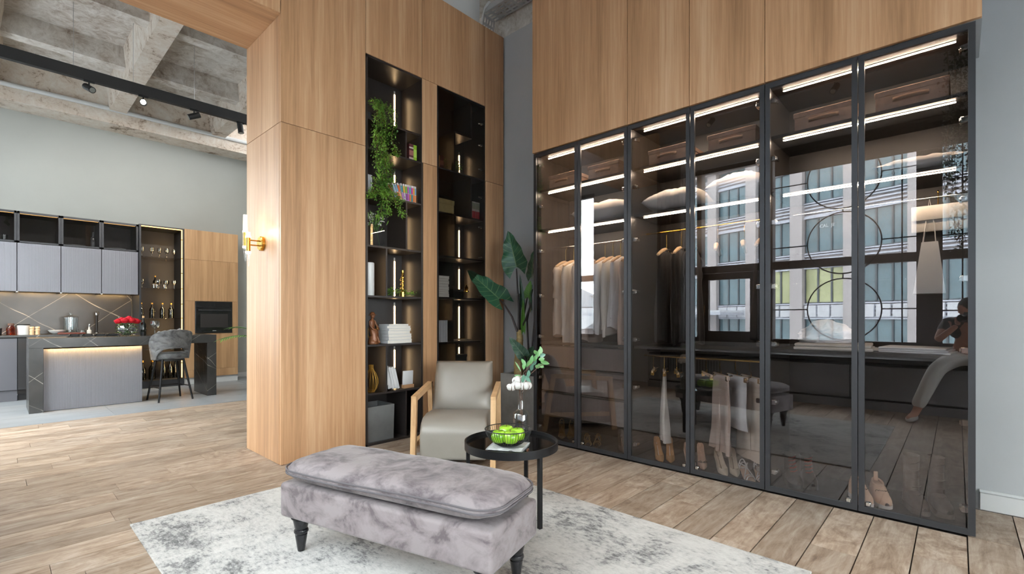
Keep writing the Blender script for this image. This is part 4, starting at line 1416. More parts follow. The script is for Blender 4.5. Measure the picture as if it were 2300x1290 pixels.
# ---- vase of small white flowers
T = thing('flower_vase', 'clear square glass vase with a white sprig beneath the trailing plant', 'vase', (2.545, 4.17, 1.891))
b = B()
ro = [(-.065, -.045), (.065, -.045), (.065, .045), (-.065, .045)]
ri = [(-.058, -.038), (.058, -.038), (.058, .038), (-.058, .038)]
b.rings([[(a, c, 0) for a, c in ro], [(a, c, .22) for a, c in ro], [(a, c, .22) for a, c in ri], [(a, c, .012) for a, c in ri]])
b.build('glass_body', M['clear'], T, ang=0)
sb = B(); fb = B(); lb = B()
for i in range(16):
    a = rnd.uniform(-1, 1)
    tip = V((-.05 + a * .085 + rnd.uniform(-.02, .02), rnd.uniform(-.07, .03), .27 + rnd.uniform(-.03, .07) - abs(a) * .03))
    sb.tube([(.035, 0, .012), (.0, -.005, .15), tip], .002, 4)
    if i < 10:
        for q in range(7):
            fb.ball(tip + V((rnd.uniform(-.02, .02), rnd.uniform(-.02, .02), rnd.uniform(-.03, .02))), .006, n=6, m=4)
    for q in range(3):
        leaf_quad(lb, tip + V((rnd.uniform(-.03, .03), rnd.uniform(-.02, .02), rnd.uniform(-.08, -.01))), V((rnd.uniform(-1, 1), rnd.uniform(-.6, .3), 1.2)), V((0, -1, .2)), .065, .009)
sb.build('stem', M['stem_green'], T); fb.build('blossom', M['cotton'], T, kind='stuff'); lb.build('grassy_leaves', M['moss'], T, ang=0, flip=False, kind='stuff')
# ---- other ornaments on the left bookcase
tag(B().lathe([(.047, 0), (.05, .008), (.05, .31), (.045, .315), (.042, .31), (.042, .03)], (2.432, 4.12, 1.416), 24).build('cylinder_vase', M['porcelain']), 'tall plain white cylinder vase at the left end of a shelf', 'vase')
T = thing('candlestick', 'polished brass candlestick with stacked rings above green sprigs', 'candlestick', (2.825, 4.14, 1.416))
B().lathe([(.026, 0), (.026, .05), (.022, .055), (.010, .06)] + [q for k in range(4) for q in ((.009, .068 + .038 * k), (.019, .078 + .038 * k), (.019, .086 + .038 * k), (.009, .096 + .038 * k))] + [(.011, .215), (.0145, .22), (.0145, .27), (.011, .27)], (0, 0, 0), 18).build('stem', M['gold'], T)
for k in range(3):
    B().tube([(-.016 + .014 * cos(a), 0, .085 + .045 * k + .014 * sin(a)) for a in [2 * pi * i / 12 for i in range(12)]], .003, 6, closed=True).build('ring', M['gold'], T)
T = thing('green_sprig', 'low bright green sprigs lying around the brass candlestick', 'plant', (2.80, 4.18, 1.416))
lf = B(); sb = B()
for i in range(8):
    pts = [V((-.16 + .04 * i, .03 * sin(i), .004)), V((-.15 + .045 * i, -.02, .05 - .004 * i)), V((-.13 + .05 * i, -.06 + .02 * sin(i * 2), .03))]
    sb.tube(pts, .002, 4)
    for q in range(34):
        p = pts[rnd.randrange(3)].lerp(pts[1], rnd.random()) + V((rnd.gauss(0, .018), rnd.gauss(0, .018), abs(rnd.gauss(0, .018))))
        leaf_quad(lf, p, V((rnd.uniform(-1, 1), rnd.uniform(-1, .3), rnd.uniform(0, 1))), V((0, -.4, 1)), .022, .013)
sb.build('stem', M['stem_green'], T); lf.build('foliage', M['moss'], T, ang=0, flip=False, kind='stuff')
# carved figure
T = thing('carved_figurine', 'brown carved figurine of a seated person in a robe and hat', 'figurine', (2.475, 4.12, .951), .35)
b = B()
b.lathe([(.062, 0), (.066, .012), (.060, .03), (.05, .05), (.045, .075)], (.005, 0, 0), 14, sx=1.0, sy=.8)
b.rings([[(cx + rx * cos(a) * (1 + .08 * sin(6 * a)), cy_ + ry * sin(a) * (1 + .06 * sin(7 * a)), zz) for a in [2 * pi * i / 16 for i in range(16)]] for zz, rx, ry, cx, cy_ in ((.03, .046, .04, .008, -.012), (.09, .044, .036, .010, -.010), (.135, .047, .04, .004, -.004), (.15, .036, .030, -.004, .006))])
b.rings([[(cx + rx * cos(a), cy_ + ry * sin(a), zz) for a in [2 * pi * i / 14 for i in range(14)]] for zz, rx, ry, cx, cy_ in ((.14, .030, .024, -.008, .008), (.18, .032, .023, -.010, .006), (.215, .036, .021, -.010, .004), (.232, .028, .018, -.010, .003), (.24, .012, .012, -.010, .002), (.252, .0115, .0115, -.009, .0))])
b.tube([(-.044, .002, .222), (-.052, -.006, .18), (-.036, -.03, .145), (-.006, -.036, .138)], [.011, .010, .008, .007], 8)
b.tube([(.024, .002, .222), (.036, -.008, .185), (.044, -.03, .150), (.030, -.044, .135)], [.011, .010, .008, .007], 8)
b.ball((-.009, -.003, .268), .0205, .9, 1, 1.15, 12, 8)
b.ball((-.009, -.024, .266), .004, 1, 1, 1.5, 6, 4)
b.tube([(.012, -.04, .07), (.022, -.05, .03), (.02, -.062, .012)], [.014, .011, .010], 8)
b.build('body', M['bronze'], T, ang=60)
B().lathe([(.040, .0), (.041, .004), (.026, .010), (.021, .024), (.012, .032), (.001, .034)], (-.009, 0, .276), 16).move(Matrix.Translation((0, 0, 0))).build('hat', M['bronze'], T)
T = thing('brass_ring_ornament', 'slender brass ring ornament half hidden behind the carved figurine', 'ornament', (2.545, 4.24, .951))
B().tube([(.055 * cos(a), 0, .105 + .085 * sin(a)) for a in [2 * pi * i / 28 for i in range(28)]], .004, 6, closed=True).build('ring', M['gold_satin'], T)
B().box(-.035, .035, -.025, .025, 0, .022, .002).build('foot', M['matte_black'], T)
# gold wire vase
T = thing('wire_vase', 'satin gold wire vase with a narrow neck on the low shelf', 'vase', (2.462, 4.13, .4915))
pf = [(.030, .0), (.052, .03), (.066, .08), (.064, .12), (.046, .17), (.024, .205), (.019, .225), (.021, .255)]
for i in range(14):
    a = 2 * pi * i / 14
    B().tube([(r * cos(a), r * sin(a), z + .004) for r, z in pf], .0026, 5).build('wire', M['gold_satin'], T)
for r, z in ((.031, .003), (.021, .257), (.02, .222)):
    B().tube([(r * cos(a), r * sin(a), z) for a in [2 * pi * i / 20 for i in range(20)]], .003, 6, closed=True).build('hoop', M['gold_satin'], T)
# concrete cube planter
b = B()
w0, w1_ = .148, .130
b.rings([[(s * w0 * .96, q * w0 * .96, 0) for s, q in ((-1, -1), (1, -1), (1, 1), (-1, 1))], [(s * w0, q * w0, .335) for s, q in ((-1, -1), (1, -1), (1, 1), (-1, 1))],
         [(s * w1_, q * w1_, .335) for s, q in ((-1, -1), (1, -1), (1, 1), (-1, 1))], [(s * w1_, q * w1_, .06) for s, q in ((-1, -1), (1, -1), (1, 1), (-1, 1))]])
tag(b.build('cube_planter', M['conc_pot'], ang=0, loc=(2.528, 4.21, .0225)), 'empty square concrete planter on the bookcase floor', 'planter')
# ---- right bookcase contents
mg = mat('embossed_gold', (176, 140, 78), .35, .7, bump=.5, bs_=90)
book((3.215, 4.10, 2.811), .055, .15, .11, (176, 140, 78), 'gold embossed book at the left end of the glazed bookcase', 'two thick books in the glazed bookcase', band=((.01, .14, (196, 156, 90)),))
book((3.273, 4.10, 2.811), .05, .155, .11, (70, 36, 34), 'dark maroon book next to the gold embossed one', 'two thick books in the glazed bookcase', band=((.05, .10, (130, 90, 80)),))
T = thing('small_plant', 'small leafy plant in a low white dish behind the smoked glass', 'plant', (3.51, 4.16, 2.811))
B().lathe([(.05, 0), (.075, .014), (.072, .016), (.048, .004)], (0, 0, 0), 18).build('dish', M['porcelain'], T)
lf = B(); sb = B()
for i in range(9):
    a = 2 * pi * i / 9
    tip = V((.07 * cos(a), .05 * sin(a), .10 + .04 * sin(i * 2.2)))
    sb.tube([(0, 0, .006), tip * .5 + V((0, 0, .03)), tip], .0025, 4)
    for q in range(40):
        leaf_quad(lf, tip + V((rnd.gauss(0, .02), rnd.gauss(0, .02), rnd.gauss(0, .015))), V((rnd.uniform(-1, 1), rnd.uniform(-1, .4), rnd.uniform(-.2, 1))), V((0, -.4, 1)), .022, .016)
sb.build('stem', M['stem_green'], T); lf.build('foliage', M['ivy'], T, ang=0, flip=False, kind='stuff')
T = thing('lidded_box', 'olive cardboard box with a lid in the glazed bookcase', 'box', (3.335, 4.15, 2.341))
ob = mat('olive_card', (150, 134, 90), .7, var=.1, vs=30)
B().box(-.11, .11, -.08, .08, 0, .125).build('body', ob, T, ang=0)
B().box(-.114, .114, -.084, .084, .10, .15).build('lid', ob, T, ang=0)
x = 3.735
for i in range(4):
    book((x, 4.09, 2.341), .026, .205, .12, (196, 190, 186), ('red and white volume at the left of four', 'second red and white volume of four', 'third red and white volume of four', 'red and white volume at the right of four')[i], 'red and white volumes in the glazed bookcase', band=((.004, .095, (176, 44, 54)), (.12, .19, (150, 160, 140))), lean=.03 * (i > 1))
    x += .0285
z = 1.428
for i, (lx, t) in enumerate(((.15, .034), (.16, .022), (.15, .02), (.17, .034), (.155, .03), (.15, .03), (.14, .026), (.15, .03))):
    flatbook((3.295 + rnd.uniform(-.008, .008), 4.15, z), lx, .17, t, (190, 184, 172), '%s cream book of the stack behind the smoked glass' % ('lowest', 'second lowest', 'third lowest', 'fourth lowest', 'fourth from the top', 'third from the top', 'second from the top', 'topmost')[i], 'cream books stacked behind the smoked glass', rnd.uniform(-.05, .05))
    z += t + .0006
tag(B().box(-.075, .075, -.06, .06, 0, .095, .003).box(-.078, .078, -.063, .063, .07, .098, .002).build('gift_box', M['matte_black'], loc=(3.545, 4.17, 1.428)), 'small black box behind the brass-topped perfume bottle', 'box')
T = thing('perfume_bottle', 'square glass bottle with a brass stopper in the glazed bookcase', 'bottle', (3.68, 4.11, 1.428))
B().box(-.05, .05, -.03, .03, 0, .07, .006, 2).build('glass_body', M['clear'], T)
B().lathe([(.03, .071), (.03, .082), (.012, .09), (.018, .10), (.024, .115), (.018, .13), (.006, .14), (.010, .15), (.001, .158)], (-.015, 0, 0), 14).build('stopper', M['gold'], T)
x = 3.21
for i in range(4):
    book((x, 4.09, .941), (.062, .034, .03, .028)[i], .235, .16, (206, 208, 212), ('thick white volume, leftmost of four behind the glass', 'second white volume of four behind the glass', 'third white volume of four behind the glass', 'narrow white volume, rightmost of four behind the glass')[i], 'white volumes in the glazed bookcase')
    x += (.064, .036, .032, .03)[i]
T = thing('open_notebook', 'open notebook with gilt edges and brass pens on a low shelf', 'notebook', (3.60, 4.16, .941))
b = B()
b.grid(lambda u, v: ((u - .5) * .26, (v - .5) * .17, .012 + .010 * abs(sin(2 * pi * u))), 16, 2)
b.grid(lambda u, v: ((.5 - u) * .26, (v - .5) * .17, .001), 16, 2)
b.build('pages', M['paper'], T)
B().cyl((-.05, -.05, .026), (.06, -.03, .028), .005, n=8).build('pen', M['gold'], T)
tag(B().box(-.085, .085, -.07, .07, 0, .28, .003).box(-.089, .089, -.074, .074, .27, .30, .003).build('storage_box', M['matte_black'], loc=(3.56, 4.15, .4915)), 'tall dark box on the low shelf behind the armchair', 'box')
# ------------------------------------------------------------------ kitchen
def ribbed(x0, x1, y, z0, z1, d=.006, pitch=.0125):
    b = B()
    n = max(2, int((x1 - x0) / pitch))
    prof = [(x0, y + .02)]
    for i in range(n):
        xa = x0 + (x1 - x0) * i / n; xb = x0 + (x1 - x0) * (i + 1) / n
        dx = xb - xa
        prof += [(xa + dx * .12, y), (xa + dx * .62, y), (xa + dx * .72, y + d * .5), (xb - dx * .02, y + d * .5)]
    prof += [(x1, y + .02)]
    return b.rings([[(a, c, z0) for a, c in prof], [(a, c, z1) for a, c in prof]], True, True)
KX = [-.74, -.26, .224, .70, 1.182, 1.66]
kl = ('at the left edge of the picture', 'over the amber bottle, furthest left in full view', 'over the glass jar, empty behind its pane', 'over the tap, with plates and a bottle inside', 'next to the lit display cabinet, holding stacked plates')
for i in range(5):
    x0, x1 = KX[i] + .002, KX[i + 1] - .002
    U = thing('wall_cabinet', 'grey ribbed wall cabinet ' + kl[i], 'cabinet', (0, 0, 0), 0, 'wall cabinets over the kitchen worktop')
    B().box(x0, x0 + .018, 10.22, 10.77, 1.60, 2.79).box(x1 - .018, x1, 10.22, 10.77, 1.60, 2.79).box(x0, x1, 10.22, 10.77, 2.772, 2.79).box(x0, x1, 10.22, 10.77, 1.63, 1.645).box(x0, x1, 10.22, 10.77, 2.325, 2.343).box(x0, x1, 10.755, 10.77, 1.6, 2.79).build('body', M['cab_dark'], U, ang=0)
    ribbed(x0 + .002, x1 - .002, 10.195, 1.60, 2.318).build('door', M['ribbed'], U, ang=25)
    fw = .026
    fr = B().box(x0, x0 + fw, 10.195, 10.217, 2.325, 2.79).box(x1 - fw, x1, 10.195, 10.217, 2.325, 2.79).box(x0, x1, 10.195, 10.217, 2.325, 2.35).box(x0, x1, 10.195, 10.217, 2.757, 2.79).build('glass_door', M['frame'], U, ang=0)
    B().box(x0 + fw, x1 - fw, 10.204, 10.209, 2.35, 2.757).build('pane', M['tint2'], fr, ang=0)
    B().box(x0 + .03, x1 - .03, 10.27, 10.285, 2.764, 2.771).build('led_strip', M['led_k'], U, ang=0)
    B().box(x0 + .03, x1 - .03, 10.30, 10.312, 1.622, 1.629).build('led_strip', M['led_under'], U, ang=0)
    B().cyl((x0, 10.21, 1.585), (x0, 10.21, 1.60), .012, n=12).build('sensor', M['white_paint'], U)
zc0 = 2.344
tag(B().lathe([(.035, 0), (.035, .16), (.030, .175), (.012, .19), (.012, .25), (.014, .252), (.014, .268), (.001, .27)], (1.10, 10.42, zc0), 16).build('bottle', M['clear_k']), 'tall clear bottle with a bar of light behind the glazed cabinet door', 'bottle')
def plates(x, y, lab):
    T = thing('plate_stack', lab, 'plate', (x, y, zc0))
    for i in range(2):
        B().lathe([(.06, .0), (.13, .018), (.132, .021), (.06, .006)], (0, 0, .012 * i), 28).build('plate', M['porcelain'], T)
plates(.88, 10.44, 'white plates stacked behind the third glazed cabinet door')
plates(1.40, 10.44, 'white plates stacked behind the glazed door nearest the display cabinet')
tag(B().lathe([(.03, 0), (.034, .10), (.031, .10), (.028, .008)], (.10, 10.40, zc0), 16).build('tumbler', M['clear_k']), 'small clear tumbler behind the leftmost glazed cabinet door', 'glass')
# worktop, splashback, base units
tag(B().box(-.74, 1.655, 10.764, 10.778, .951, 1.60).build('splashback', M['marble'], ang=0), 'black marble splashback with pale veins under the wall cabinets', 'splashback')
tag(B().box(-.74, 1.655, 9.96, 10.764, .922, .95, .002).build('worktop', M['marble'], ang=0), 'thin black marble worktop along the far kitchen wall', 'worktop')
for x0, x1, m, lab in ((-.74, -.26, 'cab_grey', 'grey base cabinet outside the left edge of the picture'), (-.258, .222, 'cab_grey', 'grey base cabinet with a plain front at the left edge'), (.226, .94, 'shelf_edge', 'dark base cabinet mostly hidden behind the marble island'), (.942, 1.655, 'shelf_edge', 'dark base cabinet behind the island, beside the display cabinet')):
    U = thing('base_cabinet', lab, 'cabinet', (0, 0, 0), 0, 'base cabinets under the kitchen worktop')
    B().box(x0, x1, 10.0, 10.76, .10, .92).build('body', M['cab_dark'], U, ang=0)
    B().box(x0 + .001, x1 - .001, 9.975, 9.998, .16, .905, .002).build('door', M[m], U, ang=0)
    B().box(x0, x1, 9.995 if m == 'cab_grey' else 10.05, 10.06, 0, .155).build('plinth', M[m], U, ang=0)
# display cabinet
Dc = thing('display_cabinet', 'tall black display cabinet with lit glass shelves of glasses and bottles', 'cabinet', (0, 0, 0))
x0, x1 = 1.665, 2.305
B().box(x0, x0 + .025, 10.15, 10.77, .0, 2.80).build('side_panel', M['frame'], Dc, ang=0)
B().box(x1 - .02, x1, 10.15, 10.77, .0, 2.80).build('side_panel', M['frame'], Dc, ang=0)
B().box(x0 + .025, x1 - .02, 10.755, 10.77, .1, 2.80).build('back_panel', M['cab_dark'], Dc, ang=0)
B().box(x0 + .025, x1 - .02, 10.15, 10.77, 2.78, 2.80).build('top_panel', M['frame'], Dc, ang=0)
B().box(x0 + .025, x1 - .02, 10.15, 10.755, .0, .12).build('plinth', M['frame'], Dc, ang=0)
DS = (2.265, 1.725, 1.20, .66)
for z in DS:
    B().box(x0 + .026, x1 - .021, 10.19, 10.75, z - .008, z).build('shelf', M['tint'], Dc, ang=0, label='smoked glass shelf')
B().box(x1 - .034, x1 - .021, 10.165, 10.178, .14, 2.775).build('led_strip', M['led_k'], Dc, ang=0)
B().box(x0 + .03, x1 - .036, 10.165, 10.178, 2.768, 2.779).build('led_strip', M['led_k'], Dc, ang=0)
b = B()
for z in DS + (2.6, 2.0, 1.45, .95, .4):
    b.box(x1 - .036, x1 - .019, 10.160, 10.180, z - .006, z + .006)
b.build('led_clip', M['matte_black'], Dc, ang=0)
def wine(x, y, z, s, lab, grp, kind='wine'):
    pf = {'wine': [(.030, 0), (.031, .002), (.006, .006), (.004, .07), (.010, .085), (.034, .115), (.038, .145), (.031, .195), (.030, .195), (.036, .145), (.031, .117), (.006, .09)],
          'goblet': [(.034, 0), (.034, .003), (.008, .008), (.006, .06), (.018, .072), (.046, .11), (.047, .135), (.040, .165), (.039, .165), (.044, .135), (.042, .112), (.008, .078)],
          'tumbler': [(.030, 0), (.034, .08), (.032, .08), (.028, .008)]}[kind]
    return tag(B().lathe([(r * s, zz * s) for r, zz in pf], (x, y, z), 16, cap=True).build('wine_glass' if kind != 'tumbler' else 'tumbler', M['clear_k']), lab, 'glass', grp)
for i, x in enumerate((1.745, 1.885, 1.995, 2.105, 2.215)):
    wine(x, 10.42, DS[0] + .001, .92 + .04 * (i % 2), '%s stemmed glass on the top display shelf' % ('leftmost', 'second', 'middle', 'fourth', 'rightmost')[i], 'stemmed glasses on the top display shelf')
for i, (x, y) in enumerate(((1.74, 10.40), (1.955, 10.33), (2.005, 10.52), (2.095, 10.42), (2.135, 10.58), (2.205, 10.36))):
    wine(x, y, DS[1] + .001, .92, '%s goblet on the second display shelf' % ('lone left', 'round front', 'taller rear', 'central', 'rear right', 'front right')[i], 'goblets on the second display shelf', 'goblet')
for i, x in enumerate((1.885, 1.925, 2.04)):
    wine(x, 10.26, DS[1] + .001, .8, '%s short tumbler on the second display shelf' % ('leftmost', 'middle', 'rightmost')[i], 'tumblers on the second display shelf', 'tumbler')
def bottle(x, y, z, r, h, m, lab, grp=None, lab_=True, capm='gold_satin'):
    T = thing('bottle', lab, 'bottle', (x, y, z), 0, grp)
    B().lathe([(r * .95, 0), (r, .006), (r, h * .55), (r * .85, h * .62), (r * .36, h * .74), (r * .32, h * .94), (r * .36, h * .945), (r * .36, h * .965)], (0, 0, 0), 16).build('glass_body', M[m], T)
    B().lathe([(r * .40, h * .90), (r * .40, h), (.001, h)], (0, 0, 0), 12).build('cap', M[capm], T)
    if lab_:
        B().lathe([(r * 1.01, h * .18), (r * 1.01, h * .42)], (0, 0, 0), 16, cap=False).build('paper_label', M['label_dull'], T)
    return T
bottle(1.97, 10.62, DS[1] + .001, .034, .24, 'dark_bottle', 'tall bottle with a brown cap behind the goblets')
for i, (x, rr) in enumerate(((1.735, .034), (1.885, .040), (2.035, .038), (2.165, .042))):
    T = bottle(x, 10.40, DS[2] + .001, rr, .27, 'dark_bottle', 'dark spirit bottle, %s on the third display shelf' % ('partly hidden at the left', 'second from the left', 'third from the left', 'rightmost')[i], 'spirit bottles on the third display shelf', False)
    if i:
        bb = B()
        for q in range(9):
            a = q * 2.4
            bb.ball((rr * 1.0 * cos(a), rr * 1.0 * sin(a), .06 + .012 * q), .013, n=8, m=5)
        bb.build('grape_charm', M['clear_k'], T)
for i, (x, rr) in enumerate(((1.75, .055), (1.89, .05), (2.06, .035), (2.16, .045), (2.235, .03))):
    bottle(x, 10.42, .121, rr, .34, 'dark_bottle', 'large dark bottle, %s on the display cabinet floor' % ('leftmost broad one', 'second from the left', 'slim middle one', 'fourth from the left', 'rightmost slim one')[i], 'large bottles on the display cabinet floor', False)
lamp('display_led_light', 'AREA', (2.262, 10.22, 1.45), 14, (1, .66, .3), (1.7, 10.45, 1.45), .02, 2.5)
# oak tall unit with the oven
Tu = thing('tall_cabinet', 'tall oak cabinet that houses the black oven', 'cabinet', (0, 0, 0))
B().box(2.315, 3.19, 10.185, 10.77, .12, 2.805).build('body', M['oak_kitchen'], Tu, ang=0)
B().box(2.32, 3.19, 10.19, 10.77, 0, .12).build('plinth', M['white_paint'], Tu, ang=0)
for a, b_, c, d in ((2.315, 3.19, 2.265, 2.805), (2.315, 3.19, 1.515, 2.262), (2.315, 2.478, .92, 1.512), (3.092, 3.19, .92, 1.512), (2.315, 3.19, .26, .917), (2.315, 3.19, .12, .257)):
    B().box(a, b_, 10.165, 10.184, c, d, .001).build('door', M['oak_kitchen'], Tu, ang=0)
Ov = thing('oven', 'black glass built-in oven in the oak cabinet', 'oven', (0, 0, 0))
B().box(2.482, 3.088, 10.155, 10.183, .925, 1.508, .003).build('body', M['matte_black'], Ov, ang=0)
B().box(2.485, 3.085, 10.148, 10.155, 1.40, 1.505, .002).build('control_panel', M['oven_glass'], Ov, ang=0)
d = B().box(2.485, 3.085, 10.146, 10.155, .93, 1.395, .002).build('door', M['oven_glass'], Ov, ang=0)
B().box(2.56, 3.01, 10.1445, 10.146, 1.03, 1.28).build('window', M['cab_dark'], d, ang=0)
B().cyl((2.52, 10.115, 1.345), (3.05, 10.115, 1.345), .011, n=10).cyl((2.56, 10.115, 1.345), (2.56, 10.15, 1.345), .008, n=8).cyl((3.01, 10.115, 1.345), (3.01, 10.15, 1.345), .008, n=8).build('handle', M['frame'], d)
B().box(2.755, 2.815, 10.1445, 10.146, .963, .970).build('badge', M['white_paint'], d, ang=0)
# island
Is = thing('kitchen_island', 'kitchen island of dark veined marble with waterfall legs', 'island', (0, 0, 0))
B().box(.29, 2.36, 8.53, 9.22, .845, .942, .001).box(.29, 2.36, 8.5, 8.5295, .82, .942, .001).build('worktop', M['marble_i'], Is, ang=0)
B().box(.29, .42, 8.5305, 9.22, 0, .844, .001).box(.29, .42, 8.5, 8.53, 0, .819).build('leg', M['marble_i'], Is, ang=0)
B().box(2.235, 2.36, 8.5305, 9.22, 0, .844, .001).box(2.235, 2.36, 8.5, 8.53, 0, .819).build('leg', M['marble_i'], Is, ang=0)
B().box(.425, 1.44, 8.60, 9.20, 0, .80).build('cabinet', M['cab_dark'], Is, ang=0)
ribbed(.425, 1.44, 8.575, 0.005, .80).build('ribbed_panel', M['ribbed'], Is, ang=25)
B().box(.44, 1.43, 8.534, 8.544, .836, .844).build('led_strip', M['led_under'], Is, ang=0)
Hb = thing('hob', 'black gas hob set into the island worktop', 'hob', (.95, 9.0, .943))
B().box(-.28, .28, -.2, .16, 0, .006, .002).build('glass_plate', M['oven_glass'], Hb, ang=0)
for i in range(4):
    x = -.2 + .135 * i
    B().box(x - .05, x + .05, -.10, -.085, .006, .035).box(x - .05, x + .05, .06, .075, .006, .035).box(x - .05, x - .035, -.1, .075, .02, .035).box(x + .035, x + .05, -.1, .075, .02, .035).build('pan_support', M['matte_black'], Hb, ang=0)
    B().cyl((x, -.01, .006), (x, -.01, .022), .03, n=14).build('burner', M['matte_black'], Hb)
# roses in a round bowl
T = thing('rose_bowl', 'round glass bowl of red roses on the kitchen island', 'vase', (1.30, 8.80, .943))
B().lathe([(.05, 0), (.085, .02), (.115, .07), (.112, .12), (.085, .165), (.08, .165), (.108, .12), (.11, .07), (.08, .024), (.045, .006)], (0, 0, 0), 26).build('glass_body', M['clear'], T)
B().lathe([(.045, .007), (.078, .025), (.106, .07), (.105, .10), (.001, .10)], (0, 0, 0), 20).build('water', M['water'], T)
sb = B(); lb = B()
for i in range(8):
    a = 2 * pi * i / 8
    sb.tube([(.05 * cos(a + 2), .05 * sin(a + 2), .02), (0, 0, .09), (.07 * cos(a), .06 * sin(a), .20)], .004, 5)
    for q in range(4):
        leaf_quad(lb, V((.08 * cos(a + q), .07 * sin(a + q), .04 + .04 * q)), V((cos(a + q), sin(a + q), .3)), V((0, 0, 1)), .06, .04)
sb.build('stem', M['stem_green'], T); lb.build('leaves', M['ivy'], T, ang=0, flip=False, kind='stuff')
def rose(par, c, r):
    b = B()
    rr = random.Random(int(c[0] * 1000) + 7)
    for k in range(5):
        R0 = r * (.3 + .7 * k / 4)
        for q in range(5):
            a0 = q * 2 * pi / 5 + k * .65
            rows = []
            for j in range(4):
                t = j / 3
                row = []
                for i in range(5):
                    a = a0 + (i / 4 - .5) * 1.5
                    rad = R0 * (.55 + .5 * sin(t * 1.7)) * (1 + .08 * sin(i * 2 + k))
                    row.append(V(c) + V((rad * cos(a), rad * sin(a), r * (-.7 + 1.35 * t * (1 - .10 * k) + .08 * cos((i / 4 - .5) * 4) * t))))
                rows.append(row)
            b.rings(rows, False, False, closed=False)
    b.build('rose', M['rose'], par, ang=80)
for c, r in (((-.10, -.02, .215), .050), ((-.03, -.06, .225), .052), ((.045, -.05, .225), .052), ((.11, -.01, .215), .050), ((-.05, .05, .235), .05), ((.03, .03, .25), .055), ((.09, .06, .225), .048)):
    rose(T, c, r)
bottle(1.50, 8.85, .943, .036, .29, 'dark_bottle', 'dark glass bottle with a pale stopper beside the roses', None, False, 'cork')
wine(1.63, 8.80, .943, 1.30, 'large stemmed glass on the island beside the bar stool', None, 'goblet')
# things on the far worktop
zt = .951
T = thing('amber_jar', 'amber glass jar at the left end of the far worktop', 'jar', (.165, 10.3, zt))
B().lathe([(.045, 0), (.05, .008), (.05, .10), (.03, .125), (.028, .14), (.024, .14), (.04, .1), (.04, .01)], (0, 0, 0), 18).build('glass_body', M['amber'], T)
B().lathe([(.034, .141), (.034, .17), (.001, .172)], (0, 0, 0), 16).build('lid', M['husk'], T)
T = thing('storage_jar', 'white canister with a black lid beside the amber jar', 'jar', (.295, 10.34, zt))
B().lathe([(.07, 0), (.07, .14)], (0, 0, 0), 22).build('body', M['porcelain'], T)
B().lathe([(.072, .141), (.072, .155), (.001, .157)], (0, 0, 0), 22).build('lid', M['matte_black'], T)
for x, lab in ((.385, 'pale wooden mill left of its twin on the worktop'), (.445, 'pale wooden mill right of its twin on the worktop')):
    tag(B().lathe([(.026, 0), (.028, .01), (.024, .045), (.028, .055), (.028, .075), (.020, .085), (.028, .10), (.024, .118), (.001, .122)], (x, 10.28, zt), 16).build('pepper_mill', M['hanger_wood']), lab, 'mill', 'wooden mills on the worktop')
tag(B().lathe([(.05, 0), (.055, .10), (.05, .10), (.045, .01)], (.02, 10.34, zt), 18).build('mug', M['frame']), 'dark grey mug at the left edge of the far worktop', 'mug')
tag(B().lathe([(.04, 0), (.085, .03), (.105, .062), (.10, .062), (.08, .034), (.03, .008)], (.66, 10.3, zt), 24).build('bowl', M['porcelain']), 'pale shallow bowl on the far worktop', 'bowl')
tag(B().box(.66, .98, 10.10, 10.22, zt, zt + .022, .006, 2).build('serving_board', mat('red_wood_board', (104, 46, 34), .4)), 'dark red wooden board in front of the glass jar', 'board')
T = thing('cookie_jar', 'large clear lidded jar on a foot beside the marble splashback', 'jar', (.83, 10.45, zt))
B().lathe([(.075, 0), (.095, .015), (.095, .25), (.09, .25), (.088, .02), (.07, .008)], (0, 0, 0), 26).build('glass_body', M['clear'], T)
B().lathe([(.105, .252), (.105, .268), (.06, .285), (.02, .295), (.024, .315), (.018, .335), (.001, .34)], (0, 0, 0), 24).build('lid', M['clear'], T)
tag(B().lathe([(.05, 0), (.06, .05), (.055, .05), (.045, .006)], (.93, 10.28, zt), 18).build('candle_glass', M['clear']), 'small clear glass dish in front of the lidded jar', 'glass')
Fa = thing('tap', 'tall slim black tap over the far worktop', 'tap', (1.16, 10.55, zt))
B().cyl((0, 0, 0), (0, 0, .34), .018, n=14).build('column', M['matte_black'], Fa)
B().cyl((0, 0, 0), (0, 0, .012), .03, n=16).cyl((0, 0, .30), (0, 0, .345), .0195, n=14).build('chrome_ring', M['chrome'], Fa)
B().tube([(0, 0, .335), (0, -.02, .35), (0, -.16, .345), (0, -.17, .30)], .014, 10).build('spout', M['matte_black'], Fa)
T = thing('soap_dispenser', 'small white and chrome soap dispenser beside the tap', 'dispenser', (1.06, 10.5, zt))
B().lathe([(.03, 0), (.03, .05), (.014, .06), (.010, .10)], (0, 0, 0), 16).build('body', M['porcelain'], T)
B().tube([(0, 0, .10), (0, 0, .145), (0, -.04, .145)], .007, 8).build('pump', M['chrome'], T)
tag(B().lathe([(.03, 0), (.03, .16), (.012, .2), (.012, .25), (.016, .252), (.016, .27), (.001, .272)], (1.45, 10.55, zt), 14).build('bottle', M['clear_k']), 'clear bottle with pale top behind the red roses', 'bottle')
